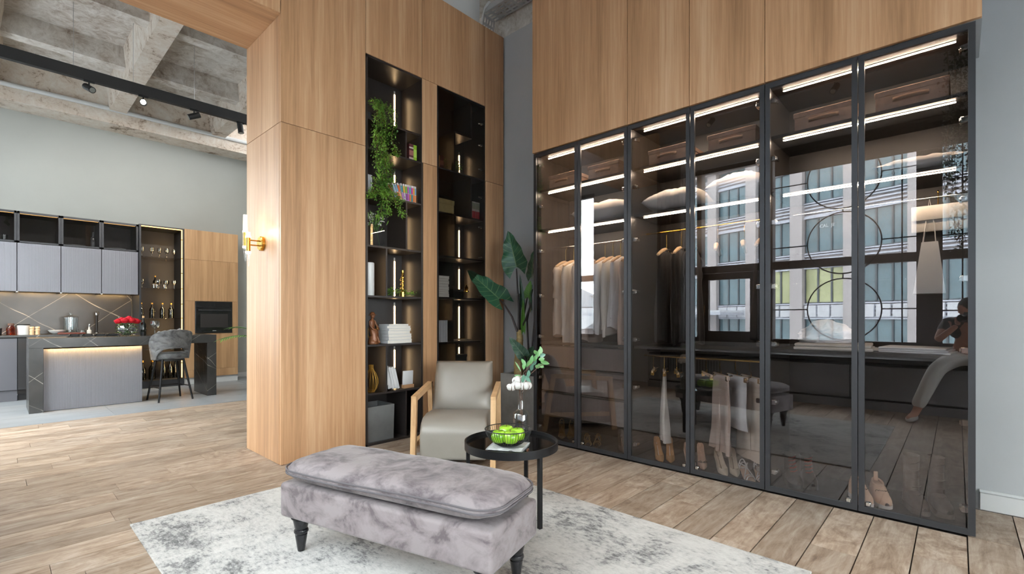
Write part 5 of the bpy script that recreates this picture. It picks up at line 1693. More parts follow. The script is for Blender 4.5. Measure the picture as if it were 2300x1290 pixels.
# bar stool
St = thing('bar_stool', 'charcoal quilted velvet bar stool with thin black legs at the island', 'stool', (1.76, 8.50, 0), .14)
b = B()
k = 64; mrows = 26
def shell(u, v):
    a = (u - .5) * radians(236)
    c0 = abs(u - .5) * 2
    lo = .60 + .165 * max(0, 1 - (c0 / .56) ** 3) ** .7 if c0 < .56 else .60
    hi = 1.03 - .30 * c0 ** 2.6 - .06 * c0 ** 8
    hi = max(hi, lo + .03)
    z = lo + (hi - lo) * v
    R_ = .225 + .045 * ((z - .62) / .4)
    q1 = abs(((u * 7.5 + v * 2.6) % 1) - .5); q2 = abs(((u * 7.5 - v * 2.6 + .5) % 1) - .5)
    R_ -= .015 * max(0, 1 - min(q1, q2 + .25) / .06)
    return V((R_ * 1.04 * sin(a), -R_ * cos(a), z))
b.grid(shell, k, mrows)
o = b.build('backrest', M['velvet_stool'], St, ang=80)
md = o.modifiers.new('thick', 'SOLIDIFY'); md.thickness = .055; md.offset = -1
md = o.modifiers.new('round', 'BEVEL'); md.width = .018; md.segments = 3; md.limit_method = 'ANGLE'; md.angle_limit = radians(50)
b = B()
b.lathe([(.01, .605), (.19, .605), (.215, .62), (.222, .65), (.21, .685), (.17, .70), (.001, .703)], (0, .02, 0), 32)
b.build('seat', M['velvet_stool'], St)
B().lathe([(.17, .575), (.17, .604)], (0, .02, 0), 20).build('seat_plate', M['matte_black'], St)
for sx in (-1, 1):
    for sy in (-1, 1):
        B().cyl((sx * .13, .02 + sy * .12, .60), (sx * .215, .01 + sy * .215, 0), .0165, .012, 12).build('leg', M['black_metal'], St)
fr_ = B()
p = [(-.19, -.185, .20), (.19, -.185, .20), (.19, .205, .20), (-.19, .205, .20)]
for i in (1, 2, 3):
    fr_.cyl(p[i], p[(i + 1) % 4], .008, n=8)
fr_.build('footrest', M['black_metal'], St)
# potted palm whose frond reaches past the oak jamb
Pp = thing('potted_palm', 'green palm fronds reaching out from behind the oak jamb', 'plant', (3.02, 7.9, 0))
B().lathe([(.14, 0), (.17, .30), (.16, .30), (.13, .28), (.001, .28)], (0, 0, 0), 20).build('pot', M['conc_pot'], Pp)
def frond(b1, b2, L, az, el, droop, nl=18, ll=.22):
    pts = []
    d0 = V((cos(az), sin(az), 0))
    for i in range(13):
        t = i / 12
        pts.append(V((0, 0, .75)) + d0 * (L * t) + V((0, 0, L * (el * t - droop * t * t))))
    b1.tube(pts, [.008 * (1 - .7 * i / 12) for i in range(13)], 5)
    for i in range(nl):
        t = .25 + .74 * i / nl
        q = t * 12; k0 = min(11, int(q)); p = pts[k0].lerp(pts[k0 + 1], q - k0)
        tg = (pts[k0 + 1] - pts[k0]).normalized()
        for s in (-1, 1):
            sd = tg.cross(V((0, 0, 1))).normalized() * s
            leaf_quad(b2, p, tg * .8 + sd * .55 + V((0, 0, -.12)), V((0, 0, 1)), ll * (1 - .4 * t), .022, .2)
sb = B(); lb = B()
frond(sb, lb, .95, radians(180 + 22), .62, .46)
for az, el in ((60, .9), (130, 1.0), (-10, .8), (-70, 1.0), (95, 1.3)):
    frond(sb, lb, .75, radians(az), el, .6)
sb.cyl((0, 0, .28), (0, 0, .78), .03, .02, 10)
sb.build('stem', M['stem_green'], Pp); lb.build('fronds', M['palm'], Pp, ang=0, flip=False, kind='stuff')
# track with spotlights
yk = 7.5
p0 = onY(0, 118, yk); p1 = onY(543, 267, yk)
zk = (p0.z + p1.z) / 2
Tr = thing('lighting_track', 'long black suspended lighting track across the kitchen opening', 'track', (0, 0, 0))
B().box(-1.05, 3.3, yk - .03, yk + .03, zk - .055, zk + .075).build('profile', M['matte_black'], Tr, ang=0)
for x in (.62, 1.17, 1.82):
    B().cyl((x, yk, zk + .07), (x, yk, 5.05), .0025, n=5).build('suspension_wire', M['steel'], Tr)
def spot(c, aim, lab, on):
    T = thing('spotlight', lab, 'spotlight', c, 0, 'black cylinder spotlights under the kitchen track')
    d = (V(aim) - V(c)).normalized()
    B().cyl((0, 0, .0), (0, 0, .075), .008, n=8).box(-.05, .05, -.012, .012, .068, .080).build('mount', M['matte_black'], T)
    B().cyl(-d * .07, d * .07, .037, n=20).build('body', M['matte_black'], T)
    B().cyl(d * .0702, d * .0722, .028, n=18).build('lens', M['spotglow'] if on else M['chrome'], T)
    return T
zs = zk - .055 - .08
for (u, aim, lab, on) in ((200, (1.7, 5.2, 2.6), 'black spotlight at the left end of the track pointing forward', False), (322, (0, 0, 1.2), 'spotlight shining towards the camera, second along the track', True),
                          (436, (.6, 7.7, 3.3), 'black spotlight tilted away towards the kitchen island', False), (540, (2.6, 7.0, 1), 'black spotlight cut off by the oak jamb', False)):
    pz = onY(u, 200, yk)
    spot((pz.x, yk, zs), aim if not on else (pz.x * .5, 4.2, 3.0), lab, on)
    if not on:
        lamp('spot_beam', 'SPOT', (pz.x, yk, zs - .1), 85, (1, .93, .84), (pz.x + .1, 10.2, 1.6), .08, angle=120)
# ------------------------------------------------------------------ sitting area
tag(B().box(.53, 2.61, .50, 3.50, .0005, .011, .003).build('rug', M['rug']), 'large pale grey rug with a worn mottled pattern', 'rug')
# velvet bench
M['leg_gloss'] = mat('glossy_black_leg', (34, 34, 37), .22)
Bn = thing('velvet_bench', 'mauve grey velvet bench with a loose cushion and turned black legs', 'bench', (1.345, 1.97, .011), atan2(-.966, .258))
hl, hw = .622, .211
B().box(-hl, hl, -hw, hw, .185, .357, .018, 4).build('base', M['velvet'], Bn)
b = B()
n, m_ = 56, 26
def cpt(i, j, s):
    u, v = 2 * i / n - 1, 2 * j / m_ - 1
    e = (max(0, 1 - abs(u) ** 7) ** .5) * (max(0, 1 - abs(v) ** 4) ** .5)
    r4 = 1
    # rounded corners
    k = .12
    x, y = u * (hl + .012), v * (hw + .012)
    cxm, cym = hl + .012 - k, hw + .012 - k
    if abs(x) > cxm and abs(y) > cym:
        dx, dy = (abs(x) - cxm) / k, (abs(y) - cym) / k
        L = hypot(dx, dy); mx_ = max(dx, dy)
        if L > 1e-6:
            f_ = mx_ / L
            x = math.copysign(cxm + dx * f_ * k, x); y = math.copysign(cym + dy * f_ * k, y)
    wv = .007 * noise.noise(V((u * 4.5, v * 2.2, 3.3 * s))) + .003 * noise.noise(V((u * 12, v * 7, s)))
    z = .425 + (s * (.062 if s > 0 else .066)) * e + (wv * e if s > 0 else 0) + .006 * sin(u * 3.0) * (1 - e)
    return V((x, y, max(z, .3575)))
for s in (1, -1):
    rows = [[b.bm.verts.new(cpt(i, j, s)) for i in range(n + 1)] for j in range(m_ + 1)]
    for j in range(m_):
        for i in range(n):
            b.bm.faces.new((rows[j][i], rows[j][i + 1], rows[j + 1][i + 1], rows[j + 1][i]))
bmesh.ops.remove_doubles(b.bm, verts=b.bm.verts[:], dist=.0008)
cu_ = b.build('cushion', M['velvet_top'], Bn, ang=85)
per = [cpt(i, 0, 1) for i in range(n)] + [cpt(n, j, 1) for j in range(m_)] + [cpt(n - i, m_, 1) for i in range(n)] + [cpt(0, m_ - j, 1) for j in range(m_)]
for dz in (.009, -.009):
    B().tube([p * 1.0 + V((0, 0, dz)) for p in per], .0045, 6, closed=True).build('piping', M['piping'], cu_)
lg = [(.016, 0), (.018, .004), (.030, .085), (.026, .088), (.034, .095), (.036, .102), (.033, .110), (.027, .113), (.031, .118), (.041, .165), (.036, .168), (.048, .170), (.050, .176), (.042, .1845)]
for sx in (-1, 1):
    for sy in (-1, 1):
        B().lathe(lg, (sx * (hl - .075), sy * (hw - .07), 0), 20).build('leg', M['leg_gloss'], Bn)
# armchair
Ac = thing('armchair', 'taupe leather armchair with pale wooden arm frames', 'armchair', (2.50, 2.965, 0), radians(-49.2))
seat = B().prism([(.0, .055), (-.012, .20), (-.008, .285), (.03, .35), (.10, .388), (.22, .398), (.42, .385), (.60, .365), (.66, .30), (.64, .055)], 'x', -.272, .272, .028, 4)
seat.build('seat', M['leather'], Ac, ang=50)
bk = B()
nu, nv = 18, 18
def bpt(i, j, s):
    u, v = 2 * i / nu - 1, j / nv
    e = (max(0, 1 - abs(u) ** 5) ** .5) * (max(0, 1 - abs(2 * v - 1) ** 5) ** .5)
    yc = .53 + .165 * v + .0 * u
    zc_ = .34 + .455 * v
    th = (.075 if s < 0 else .055) * e
    wob = .010 * (1 - u * u) * (1 - (2 * v - 1) ** 2) * (1 if s < 0 else 0)
    return V((u * (.278 - .012 * v), yc + s * th - wob, zc_ - s * .02 * e))
for s in (1, -1):
    rows = [[bk.bm.verts.new(bpt(i, j, s)) for i in range(nu + 1)] for j in range(nv + 1)]
    for j in range(nv):
        for i in range(nu):
            bk.bm.faces.new((rows[j][i], rows[j][i + 1], rows[j + 1][i + 1], rows[j + 1][i]))
bmesh.ops.remove_doubles(bk.bm, verts=bk.bm.verts[:], dist=.0005)
bk.build('backrest', M['leather'], Ac, ang=85)
def bar(b, p, q, w, t):
    """a square bar from p to q in the y-z plane, w wide along x, t thick"""
    p, q = V(p), V(q)
    d = (q - p).normalized()
    nn = V((1, 0, 0)).cross(d).normalized() * t / 2
    xx = V((w / 2, 0, 0))
    b.rings([[p - xx - nn, p + xx - nn, p + xx + nn, p - xx + nn], [q - xx - nn, q + xx - nn, q + xx + nn, q - xx + nn]])
for s in (-1, 1):
    x = s * .322
    fb = B()
    bar(fb, (x, -.005, 0), (x, .045, .545), .042, .052)
    bar(fb, (x, .018, .545), (x, .66, .585), .042, .045)
    bar(fb, (x, .66, .60), (x, .76, 0), .042, .05)
    bar(fb, (x, .05, .17), (x, .70, .17), .036, .04)
    fb.build('arm_frame', M['arm_wood'], Ac, ang=0)
B().box(-.30, .30, .10, .14, .15, .19).box(-.30, .30, .60, .64, .15, .19).build('cross_rail', M['arm_wood'], Ac, ang=0)
# round side table
Tb = thing('side_table', 'round black side table with a glossy glass top', 'table', (2.135, 1.987, 0))
Rt = .283
B().lathe([(Rt, .415), (Rt, .461), (Rt - .008, .461), (Rt - .008, .437)], (0, 0, 0), 64, cap=False).build('rim', M['black_metal'], Tb)
B().lathe([(.001, .430), (Rt - .009, .430), (Rt - .009, .440), (.001, .440)], (0, 0, 0), 64).build('glass_top', M['oven_glass'], Tb)
for a in (-99, 21, 141):
    a = radians(a)
    B().box(-.011, .011, -.011, .011, 0.0, .43).build('leg', M['black_metal'], Tb, ang=0, loc=(.262 * cos(a), .262 * sin(a), .0115 if a < 0 else .012), rot=a)
# napkin, bowl and apples
bc = V((2.065, 1.945, 0))
b = B()
b.grid(lambda u, v: ((u - .5) * .20 + .012 * noise.noise(V((u * 9, v * 9, 1))), (v - .5) * .20 + .008 * noise.noise(V((u * 9, v * 9, 5))), .001 + .010 * max(0, noise.noise(V((u * 5, v * 5, 9))))), 26, 26)
o = b.build('napkin', M['napkin'], loc=(bc.x, bc.y, .441), rot=.5)
md = o.modifiers.new('thick', 'SOLIDIFY'); md.thickness = .002; md.offset = 1
tag(o, 'white linen napkin with frayed edges under the wire bowl', 'napkin')
fr_ = B()
for i in range(120):
    t = (i % 30) / 29 - .5
    q = i // 30
    a_, b_ = ((t * .20, -.10), (.10, t * .20), (t * .20, .10), (-.10, t * .20))[q]
    k = V((a_, b_, 0)).normalized() * .012
    fr_.tube([(a_ * .97, b_ * .97, .003), (a_ + k.x, b_ + k.y, .0035)], .0009, 4)
fr_.build('fringe', M['napkin'], o, kind='stuff')
Bw = thing('fruit_bowl', 'black wire fruit bowl standing on the napkin', 'bowl', (bc.x, bc.y, .4545))
pf = [(.062, .002), (.085, .012), (.112, .036), (.130, .065), (.138, .092)]
wb_ = B()
for i in range(52):
    a = 2 * pi * i / 52
    wb_.tube([(r * cos(a), r * sin(a), z) for r, z in pf], .0013, 4)
wb_.build('wires', M['matte_black'], Bw, kind='stuff')
B().tube([(.138 * cos(a), .138 * sin(a), .093) for a in [2 * pi * i / 48 for i in range(48)]], .003, 6, closed=True).build('rim', M['matte_black'], Bw)
B().lathe([(.001, 0), (.064, 0), (.064, .0035), (.001, .0035)], (0, 0, 0), 30).build('base', M['matte_black'], Bw)
Ap = None
for i, (dx, dy, dz, lab) in enumerate(((-.062, .018, .052, 'green apple at the left of the wire bowl'), (-.028, -.045, .052, 'green apple at the front of the wire bowl'), (.055, -.022, .052, 'green apple at the right of the wire bowl'), (.045, .060, .054, 'yellowish green apple at the back of the wire bowl'))):
    c = (bc.x + dx, bc.y + dy, .4545 + dz)
    if Ap is None:
        T = thing('apple', lab, 'apple', c, 0, 'green apples in the wire bowl')
        prof = [(max(.001, .046 * (sin(t) ** .75) * (1 + .05 * cos(t))), -.043 * cos(t) * (1 - .10 * cos(t)) - (.014 * max(0, cos(t) * -1) ** 8) + (.006 * max(0, cos(t)) ** 8)) for t in [pi * k / 16 for k in range(17)]]
        B().lathe(prof, (0, 0, 0), 22).build('flesh', M['apple'], T)
        B().tube([(0, 0, .028), (.002, .001, .040), (.006, .002, .048)], .0018, 5).build('stalk', M['vine_brown'], T)
        Ap = T
    else:
        T = dup(Ap, c, i * 1.7, lab)
        if i == 3:
            T.scale = (1.08, 1.08, 1.05)
vs_ = mat('dried_vanilla', (96, 58, 40), .7)
tag(B().tube([(2.03, 1.76, .446), (2.055, 1.79, .449), (2.09, 1.81, .446)], .005, 6).build('cinnamon_stick', vs_), 'brown cinnamon stick lying on the black glass in front of the bowl', 'stick')
# vase with cotton and eucalyptus
Vp = V((2.335, 2.085, .441))
T = thing('bottle_vase', 'clear bottle vase of cotton bolls and eucalyptus', 'vase', Vp)
B().lathe([(.050, 0), (.053, .006), (.053, .135), (.045, .148), (.025, .162), (.0215, .17), (.0215, .285), (.019, .285), (.019, .17), (.043, .144), (.049, .13), (.049, .008)], (0, 0, 0), 28).build('glass_body', M['clear'], T)
B().lathe([(.048, .009), (.048, .125), (.001, .125)], (0, 0, 0), 22).build('water', M['water'], T)
sb = B()
for k in range(6):
    a = k * 1.05
    sb.tube([(.02 * cos(a), .02 * sin(a), .012), (.006 * cos(a + 1), .006 * sin(a + 1), .18), (.012 * cos(a), .012 * sin(a), .29), (.045 * cos(a), .045 * sin(a), .315)], .003, 5)
sb.build('twig', M['husk'], T)
def boll(c, r):
    b = B()
    for k in range(4):
        a = 2 * pi * k / 4 + c[0] * 40
        b.ball(V(c) + V((r * .42 * cos(a), r * .42 * sin(a), r * .1 * sin(a * 2))), r * .68, 1, 1, 1.05, 10, 7)
    bo = b.build('cotton_boll', M['cotton'], T, ang=80)
    hk = B()
    for k in range(4):
        a = 2 * pi * (k + .5) / 4 + c[0] * 40
        hk.tube([V(c) + V((r * q * cos(a), r * q * sin(a), zz * r)) for q, zz in ((.25, -.75), (.85, -.45), (.98, .0), (.72, .42))], [.002, .0022, .0018, .0008], 5)
    hk.build('husk', M['husk'], bo)
for c, r in (((-.050, -.005, .325), .036), ((-.005, -.030, .32), .036), ((.040, -.012, .318), .036), ((-.022, .012, .355), .034), ((.022, .012, .352), .034), ((0, .035, .325), .036), ((-.075, .02, .315), .03), ((.07, .02, .31), .03)):
    boll(c, r)
rt = V((.68, -.733, 0))       # direction to the right in view
fw_ = V((.733, .68, 0))
def leafshape(L, W, lobe, m, par, P0, P1, nrm, wave=.0, fold=.15, curl=.1, name='leaf', nu=8, nv=12, pw=1.5, seed=0):
    P0, P1 = V(P0), V(P1)
    ax = (P1 - P0)
    L = ax.length
    ax.normalize()
    sd = ax.cross(V(nrm)).normalized()
    nn = sd.cross(ax).normalized()
    def f(u, v):
        s = 2 * u - 1
        pr_ = (1 - v ** pw) ** .85 * min(1, .55 + v * 2.2) if lobe else (sin(pi * min(1, .06 + v * .94)) ** .8)
        x = s * W * pr_
        al = L * (v - lobe * abs(s) ** 1.4 * (1 - v) ** 2)
        up = abs(x) * fold - curl * L * v * v + wave * sin(v * 19 + seed) * abs(s) ** 1.5 * W
        return P0 + ax * al + sd * x + nn * up
    b = B().grid(f, nu, nv)
    o = b.build(name, m, par, ang=80, flip=False)
    return o
# eucalyptus sprays
def pv(u, v, dd=0):
    d = ray(u, v); d = V(d)
    t = (V((Vp.x, Vp.y, 0)).length + dd) / V((d.x, d.y, 0)).length
    return V((d.x * t, d.y * t, CAMH + d.z * t)) - Vp
tw = B()
sprays = [[(1170, 872), (1176, 838), (1192, 820), (1212, 800), (1222, 785)], [(1168, 870), (1170, 835), (1165, 815), (1160, 812)], [(1172, 872), (1190, 842), (1208, 826), (1232, 812)], [(1168, 872), (1184, 830), (1200, 806)]]
for s in sprays:
    tw.tube([pv(u, v, .02 * sin(u)) for u, v in s], .0022, 5)
tw.build('twig', M['husk'], T)
r5 = random.Random(9)
for k, (a, b_, m) in enumerate((((1176, 830), (1178, 812), 0), ((1182, 825), (1196, 804), 0), ((1180, 822), (1172, 806), 0), ((1192, 818), (1196, 798), 0), ((1196, 815), (1192, 835), 1), ((1188, 832), (1186, 850), 1), ((1200, 812), (1206, 796), 0), ((1204, 806), (1198, 822), 1),
                             ((1208, 802), (1213, 784), 0), ((1212, 800), (1226, 797), 1), ((1210, 808), (1224, 806), 0), ((1208, 818), (1222, 826), 0), ((1214, 812), (1234, 818), 0), ((1216, 806), (1222, 822), 0), ((1202, 822), (1212, 826), 0),
                             ((1180, 845), (1190, 858), 1), ((1176, 850), (1156, 843), 0), ((1166, 862), (1154, 846), 0), ((1184, 866), (1192, 856), 1), ((1170, 835), (1158, 812), 0), ((1176, 842), (1174, 862), 1), ((1206, 798), (1200, 786), 0), ((1216, 795), (1214, 778), 0))):
    d = r5.uniform(-.05, .05)
    leafshape(0, .013 if k != 19 else .005, 0, M['euca2'] if m else M['euca'], T, pv(*a, d), pv(*b_, d + r5.uniform(-.02, .03)), (-.733 + r5.uniform(-.5, .5), -.68 + r5.uniform(-.5, .5), r5.uniform(0, .7)), nu=4, nv=6, curl=.12)
# tall planter with the alocasia
Pl = thing('tall_planter', 'tall square dark concrete planter in the corner', 'planter', (3.95, 3.36, 0))
b = B()
sq = lambda w, z: [(s * w, q * w * 1.08, z) for s, q in ((-1, -1), (1, -1), (1, 1), (-1, 1))]
b.rings([sq(.235, 0), sq(.235, .608), sq(.215, .608), sq(.215, .50)])
b.build('body', mat('dark_concrete_planter', (138, 136, 133), .6, var=.2, vs=5, bump=.1, bs_=30), Pl, ang=0)
B().box(-.214, .214, -.23, .23, .48, .545).build('soil', M['soil'], Pl)
Al = thing('alocasia', 'alocasia plant with large dark green arrow leaves in the tall planter', 'plant', (3.84, 3.46, .546))
O = V((3.84, 3.46, .546))
def ap(u, v, x=3.84):
    return onX(u, v, x) - O
b = B()
prev = None
pts = [ap(1163, 842), ap(1164, 815), ap(1166, 785), ap(1168, 760), ap(1166, 742)]
pts[0] = V((0, 0, .0))
sm = []
rs_ = []
for i in range(41):
    t = i / 40 * 4; k = min(3, int(t))
    sm.append(pts[k].lerp(pts[k + 1], t - k)); rs_.append((.052 - .022 * i / 40) * (1 + .07 * (i % 4 == 0)))
b.tube(sm, rs_, 14)
b.build('trunk', M['trunk'], Al)
pet = [([(1165, 745), (1165, 690), (1162, 640), (1160, 604)], 3.84), ([(1162, 745), (1150, 712), (1134, 686), (1122, 672)], 3.80), ([(1168, 745), (1182, 715), (1190, 690), (1196, 650)], 3.86), ([(1169, 745), (1178, 700), (1186, 660)], 3.95),
       ([(1167, 745), (1168, 700), (1167, 660)], 3.9), ([(1190, 830), (1186, 770), (1184, 720), (1190, 690)], 3.92), ([(1178, 835), (1182, 812), (1178, 800)], 3.82), ([(1194, 830), (1196, 770), (1202, 700)], 3.9)]
for pp, x in pet:
    B().tube([ap(u, v, x) for u, v in pp], [.013 - .006 * i / (len(pp) - 1) for i in range(len(pp))], 8).build('leaf_stalk', M['stem_dark'], Al)
mA, mY = M['alocasia'], M['alocasia_young']
leafshape(0, .165, .27, mA, Al, ap(1160, 600, 3.84), ap(1141, 519, 3.80), (-.9, -.25, .1), .09, .28, .02, nu=16, nv=20, seed=1)
leafshape(0, .15, .26, mA, Al, ap(1122, 672, 3.80), ap(1049, 606, 3.70), (-.55, .1, .85), .10, .20, .02, nu=16, nv=20, seed=3)
leafshape(0, .11, .2, mA, Al, ap(1194, 622, 3.92), ap(1198, 560, 3.90), (-.8, .4, .1), .05, .25, .03, nu=12, nv=14, seed=5)
leafshape(0, .06, .2, mY, Al, ap(1186, 668, 3.95), ap(1192, 630, 3.93), (-.8, -.3, .2), .05, .5, .03, nu=10, nv=12, seed=2)
leafshape(0, .035, .1, mA, Al, ap(1172, 690, 3.9), ap(1168, 615, 3.86), (-.3, -.9, .1), .05, .7, .02, nu=8, nv=12, seed=4)
leafshape(0, .075, .22, mA, Al, ap(1177, 800, 3.80), ap(1143, 757, 3.70), (-.75, -.1, .6), .05, .22, .04, nu=12, nv=14, seed=6)
leafshape(0, .07, .2, mA, Al, ap(1184, 810, 3.86), ap(1200, 775, 3.86), (-.8, -.3, .4), .05, .2, .05, nu=10, nv=12, seed=7)
leafshape(0, .08, .2, mA, Al, ap(1196, 695, 3.86), ap(1194, 640, 3.80), (-.7, .5, .2), .06, .35, .03, nu=10, nv=12, seed=8)
leafshape(0, .03, .1, mY, Al, ap(1176, 745, 3.86), ap(1175, 670, 3.86), (-.8, -.5, .1), .02, .9, .0, nu=6, nv=10, seed=9)
# brass wall sconce on the oak jamb
sc = onX(590, 548, 1.58)
T = thing('wall_sconce', 'brass wall sconce with glowing glass rods on the oak jamb', 'wall lamp', sc)
B().rings([[(xx, .062 * cos(a) * k, .062 * sin(a) * k) for a in [2 * pi * i / 28 for i in range(28)]] for xx, k in ((-.001, 1), (-.022, 1), (-.028, .9))]).build('wall_plate', M['gold'], T)
B().cyl((-.02, 0, .02), (-.13, 0, .02), .006, n=8).cyl((-.02, 0, -.02), (-.13, 0, -.02), .006, n=8).build('arm', M['gold'], T)
for yy, z0, dxx in ((.028, .0, -.13), (-.028, -.05, -.125)):
    B().cyl((dxx, yy, z0 - .03), (dxx, yy, z0 + .085), .017, n=16).build('tube', M['gold'], T)
    B().cyl((dxx, yy, z0 + .086), (dxx, yy, z0 + .10), .022, .020, 16).build('collar', M['lampglow'], T)
    B().cyl((dxx, yy, z0 + .101), (dxx, yy, z0 + (.235 if yy > 0 else .13)), .017, .015, n=16).build('glass_rod', M['lampglow'], T)
    B().cyl((dxx, yy, z0 - .048), (dxx, yy, z0 - .031), .020, .022, 16).build('collar', M['lampglow'], T)
    B().cyl((dxx, yy, z0 - .16), (dxx, yy, z0 - .049), .004, .016, n=14).build('tip', M['clear'], T)
lamp('sconce_glow', 'POINT', sc + V((-.11, 0, .10)), 2, (1, .74, .42), None, .05)
# galvanised cable tray above the corner
def slotted(b, o, ux, uy, nx, ny, L, Wd, th):
    """a perforated strip: cells nx by ny, with slots left open"""
    o, ux, uy = V(o), V(ux).normalized(), V(uy).normalized()
    nz = ux.cross(uy)
    for i in range(nx):
        for j in range(ny):
            if i % 3 != 0 and j % 2 == 1:
                continue
            p = o + ux * (L * i / nx) + uy * (Wd * j / ny)
            c = [p, p + ux * (L / nx), p + ux * (L / nx) + uy * (Wd / ny), p + uy * (Wd / ny)]
            b.rings([c, [q + nz * th for q in c]])
Ct = thing('cable_tray', 'perforated galvanised cable tray above the corner of the oak wall', 'tray', (0, 0, 0))
b = B(); slotted(b, (3.92, 3.05, 4.80), (0, 1, 0), (1, 0, 0), 30, 9, 1.05, .22, .002)
b.build('run', M['steel'], Ct, ang=0)
b = B(); b.box(3.918, 3.922, 3.05, 4.10, 4.80, 4.86).box(4.138, 4.142, 3.05, 4.10, 4.80, 4.86).build('side_rail', M['steel'], Ct, ang=0)
b = B(); slotted(b, (3.93, 4.10, 4.80), (0, .22, -.97), (1, 0, 0), 15, 9, .42, .19, .002)
b.build('drop', M['steel'], Ct, ang=0)
b = B()
for k in range(3):
    b.tube([(3.90 + .01 * k, 3.98, 4.88), (3.885, 4.04, 4.83 - .01 * k), (3.895, 4.08, 4.76), (3.92, 4.14, 4.66)], .006, 6)
b.build('cable', M['white_paint'], Ct)
# second track, over the sitting area
Tr2 = thing('lighting_track', 'black lighting track over the sitting area, seen mirrored in the wardrobe doors', 'track', (0, 0, 0))
B().box(.22, .28, -1.0, 3.9, 4.10, 4.20).build('profile', M['matte_black'], Tr2, ang=0)
for yy in (-.5, 1.6, 3.4):
    B().cyl((.25, yy, 4.2), (.25, yy, 5.05), .0025, n=5).build('suspension_wire', M['steel'], Tr2)
for k, (yy, lab) in enumerate(((2.6, 'sitting room spotlight nearest the oak wall'), (1.1, 'middle sitting room spotlight over the bench'), (-.3, 'sitting room spotlight nearest the rear wall'))):
    c = V((.25, yy, 4.02)); aim = V((2.6, yy + .7, 1.6))
    T = thing('spotlight', lab, 'spotlight', c)
    d = (aim - c).normalized()
    B().cyl((0, 0, 0), (0, 0, .078), .008, n=8).build('mount', M['matte_black'], T)
    B().cyl(-d * .07, d * .07, .037, n=16).build('body', M['matte_black'], T)
    B().cyl(d * .0702, d * .072, .028, n=16).build('lens', M['chrome'], T)
# ------------------------------------------------------------------ street outside, seen mirrored in the wardrobe doors
snow = mat('snow', (214, 218, 224), .9); stone = mat('pale_facade_stone', (146, 141, 142), .8, var=.08, vs=.6)
rail_m = mat('facade_grey_metal', (172, 176, 188), .5); win_m = mat('facade_glass_tint', (84, 104, 112), .12, var=.25, vs=.5)
win_g = mat('facade_lit_glass', (146, 150, 112), .2, var=.25, vs=.8); fr_m = mat('facade_mullion', (60, 66, 72), .5)
B().box(-90, -1.6, -60, 80, -9.2, -9).build('ground', mat('street', (150, 152, 156), .9), kind='structure')
Of = thing('office_building', 'stone-fronted office building across the street, mirrored in the wardrobe doors', 'building', (-29.8, 5, 0), .30)
ns, P_ = (-8, 7), 3.42
y0, y1 = ns[0] * P_, ns[1] * P_
B().box(-14, -.5, y0, y1, -9, 17).build('block', stone, Of, ang=0)
FL = 3.45
b = B()
for k in range(ns[0], ns[1] + 1):
    yy = k * P_
    b.box(-.5, .0, yy - .42, yy + .42, -9, 14.2)
b.build('pier', stone, Of, ang=0, kind='stuff')
B().box(-.5, .5, y0, y1, 13.4, 14.4).box(-.5, .3, y0, y1, 12.9, 13.4).build('cornice', stone, Of, ang=0)
zf = [-8.2 + FL * i for i in range(7)]
rb = B()
for z in zf:
    for q in range(4):
        rb.box(-.42, -.3, y0, y1, z - .9 + .24 * q, z - .9 + .24 * q + .10)
    rb.box(-.42, -.24, y0, y1, z - 1.02, z - .92).box(-.42, -.22, y0, y1, z - .02, z + .06)
rb.build('spandrel_rails', rail_m, Of, ang=0, kind='stuff')
wp = None
for k in range(ns[0], ns[1]):
    for i, z in enumerate(zf):
        if wp is None:
            fb = B()
            a0, a1 = .42, P_ - .42
            for q in range(4):
                yy = a0 + (a1 - a0) * q / 3
                fb.box(-.48, -.36, yy - .05, yy + .05, 0, FL - 1)
            fb.box(-.48, -.36, a0, a1, 0, .08).box(-.48, -.36, a0, a1, FL - 1.08, FL - 1)
            wp = fb.build('window', fr_m, Of, ang=0)
            for q in range(3):
                ya = a0 + (a1 - a0) * q / 3
                B().box(-.47, -.44, ya + .05, ya + (a1 - a0) / 3 - .05, .08, FL - 1.08).build('pane', win_m, wp, ang=0)
            o = wp
        else:
            o = wp.copy(); C.objects.link(o); o.parent = Of
            for ch in wp.children:
                c = ch.copy(); C.objects.link(c); c.parent = o
                if i == 3 and k in (0, 1):
                    c.material_slots[0].link = 'OBJECT'; c.material_slots[0].material = win_g
        o.location = (0, k * P_, z + .05)
# white crest panels and snowy canopy near eye level
b = B()
for k in range(ns[0], ns[1]):
    for q in range(3):
        ya = k * P_ + .42 + .86 * q
        b.box(-.36, -.18, ya + .06, ya + .80, 1.28, 2.08)
b.build('crest_panel', mat('white_panel', (206, 208, 214), .7), Of, ang=0, kind='stuff')
tc_ = bpy.data.curves.new('lettering', 'FONT'); tc_.body = 'CAL  JE'; tc_.size = .30; tc_.extrude = .01
to_ = bpy.data.objects.new('lettering', tc_); C.objects.link(to_)
me_ = bpy.data.meshes.new_from_object(to_.evaluated_get(bpy.context.evaluated_depsgraph_get()))
bpy.data.objects.remove(to_)
me_.transform(Matrix(((0, 0, 1, 0), (-1, 0, 0, 0), (0, 1, 0, 0), (0, 0, 0, 1)))); me_.flip_normals()
me_.materials.append(snow)
lo_ = bpy.data.objects.new('lettering', me_); C.objects.link(lo_); lo_.parent = Of; lo_.location = (-.30, 2.0, 7.3)
B().box(-.4, 2.6, 2.2 * P_, y1, 1.45, 1.65).build('canopy', rail_m, Of, ang=0)
B().box(-.4, 2.65, 2.2 * P_, y1, 1.65, 1.79).build('canopy_snow', snow, Of, ang=0)
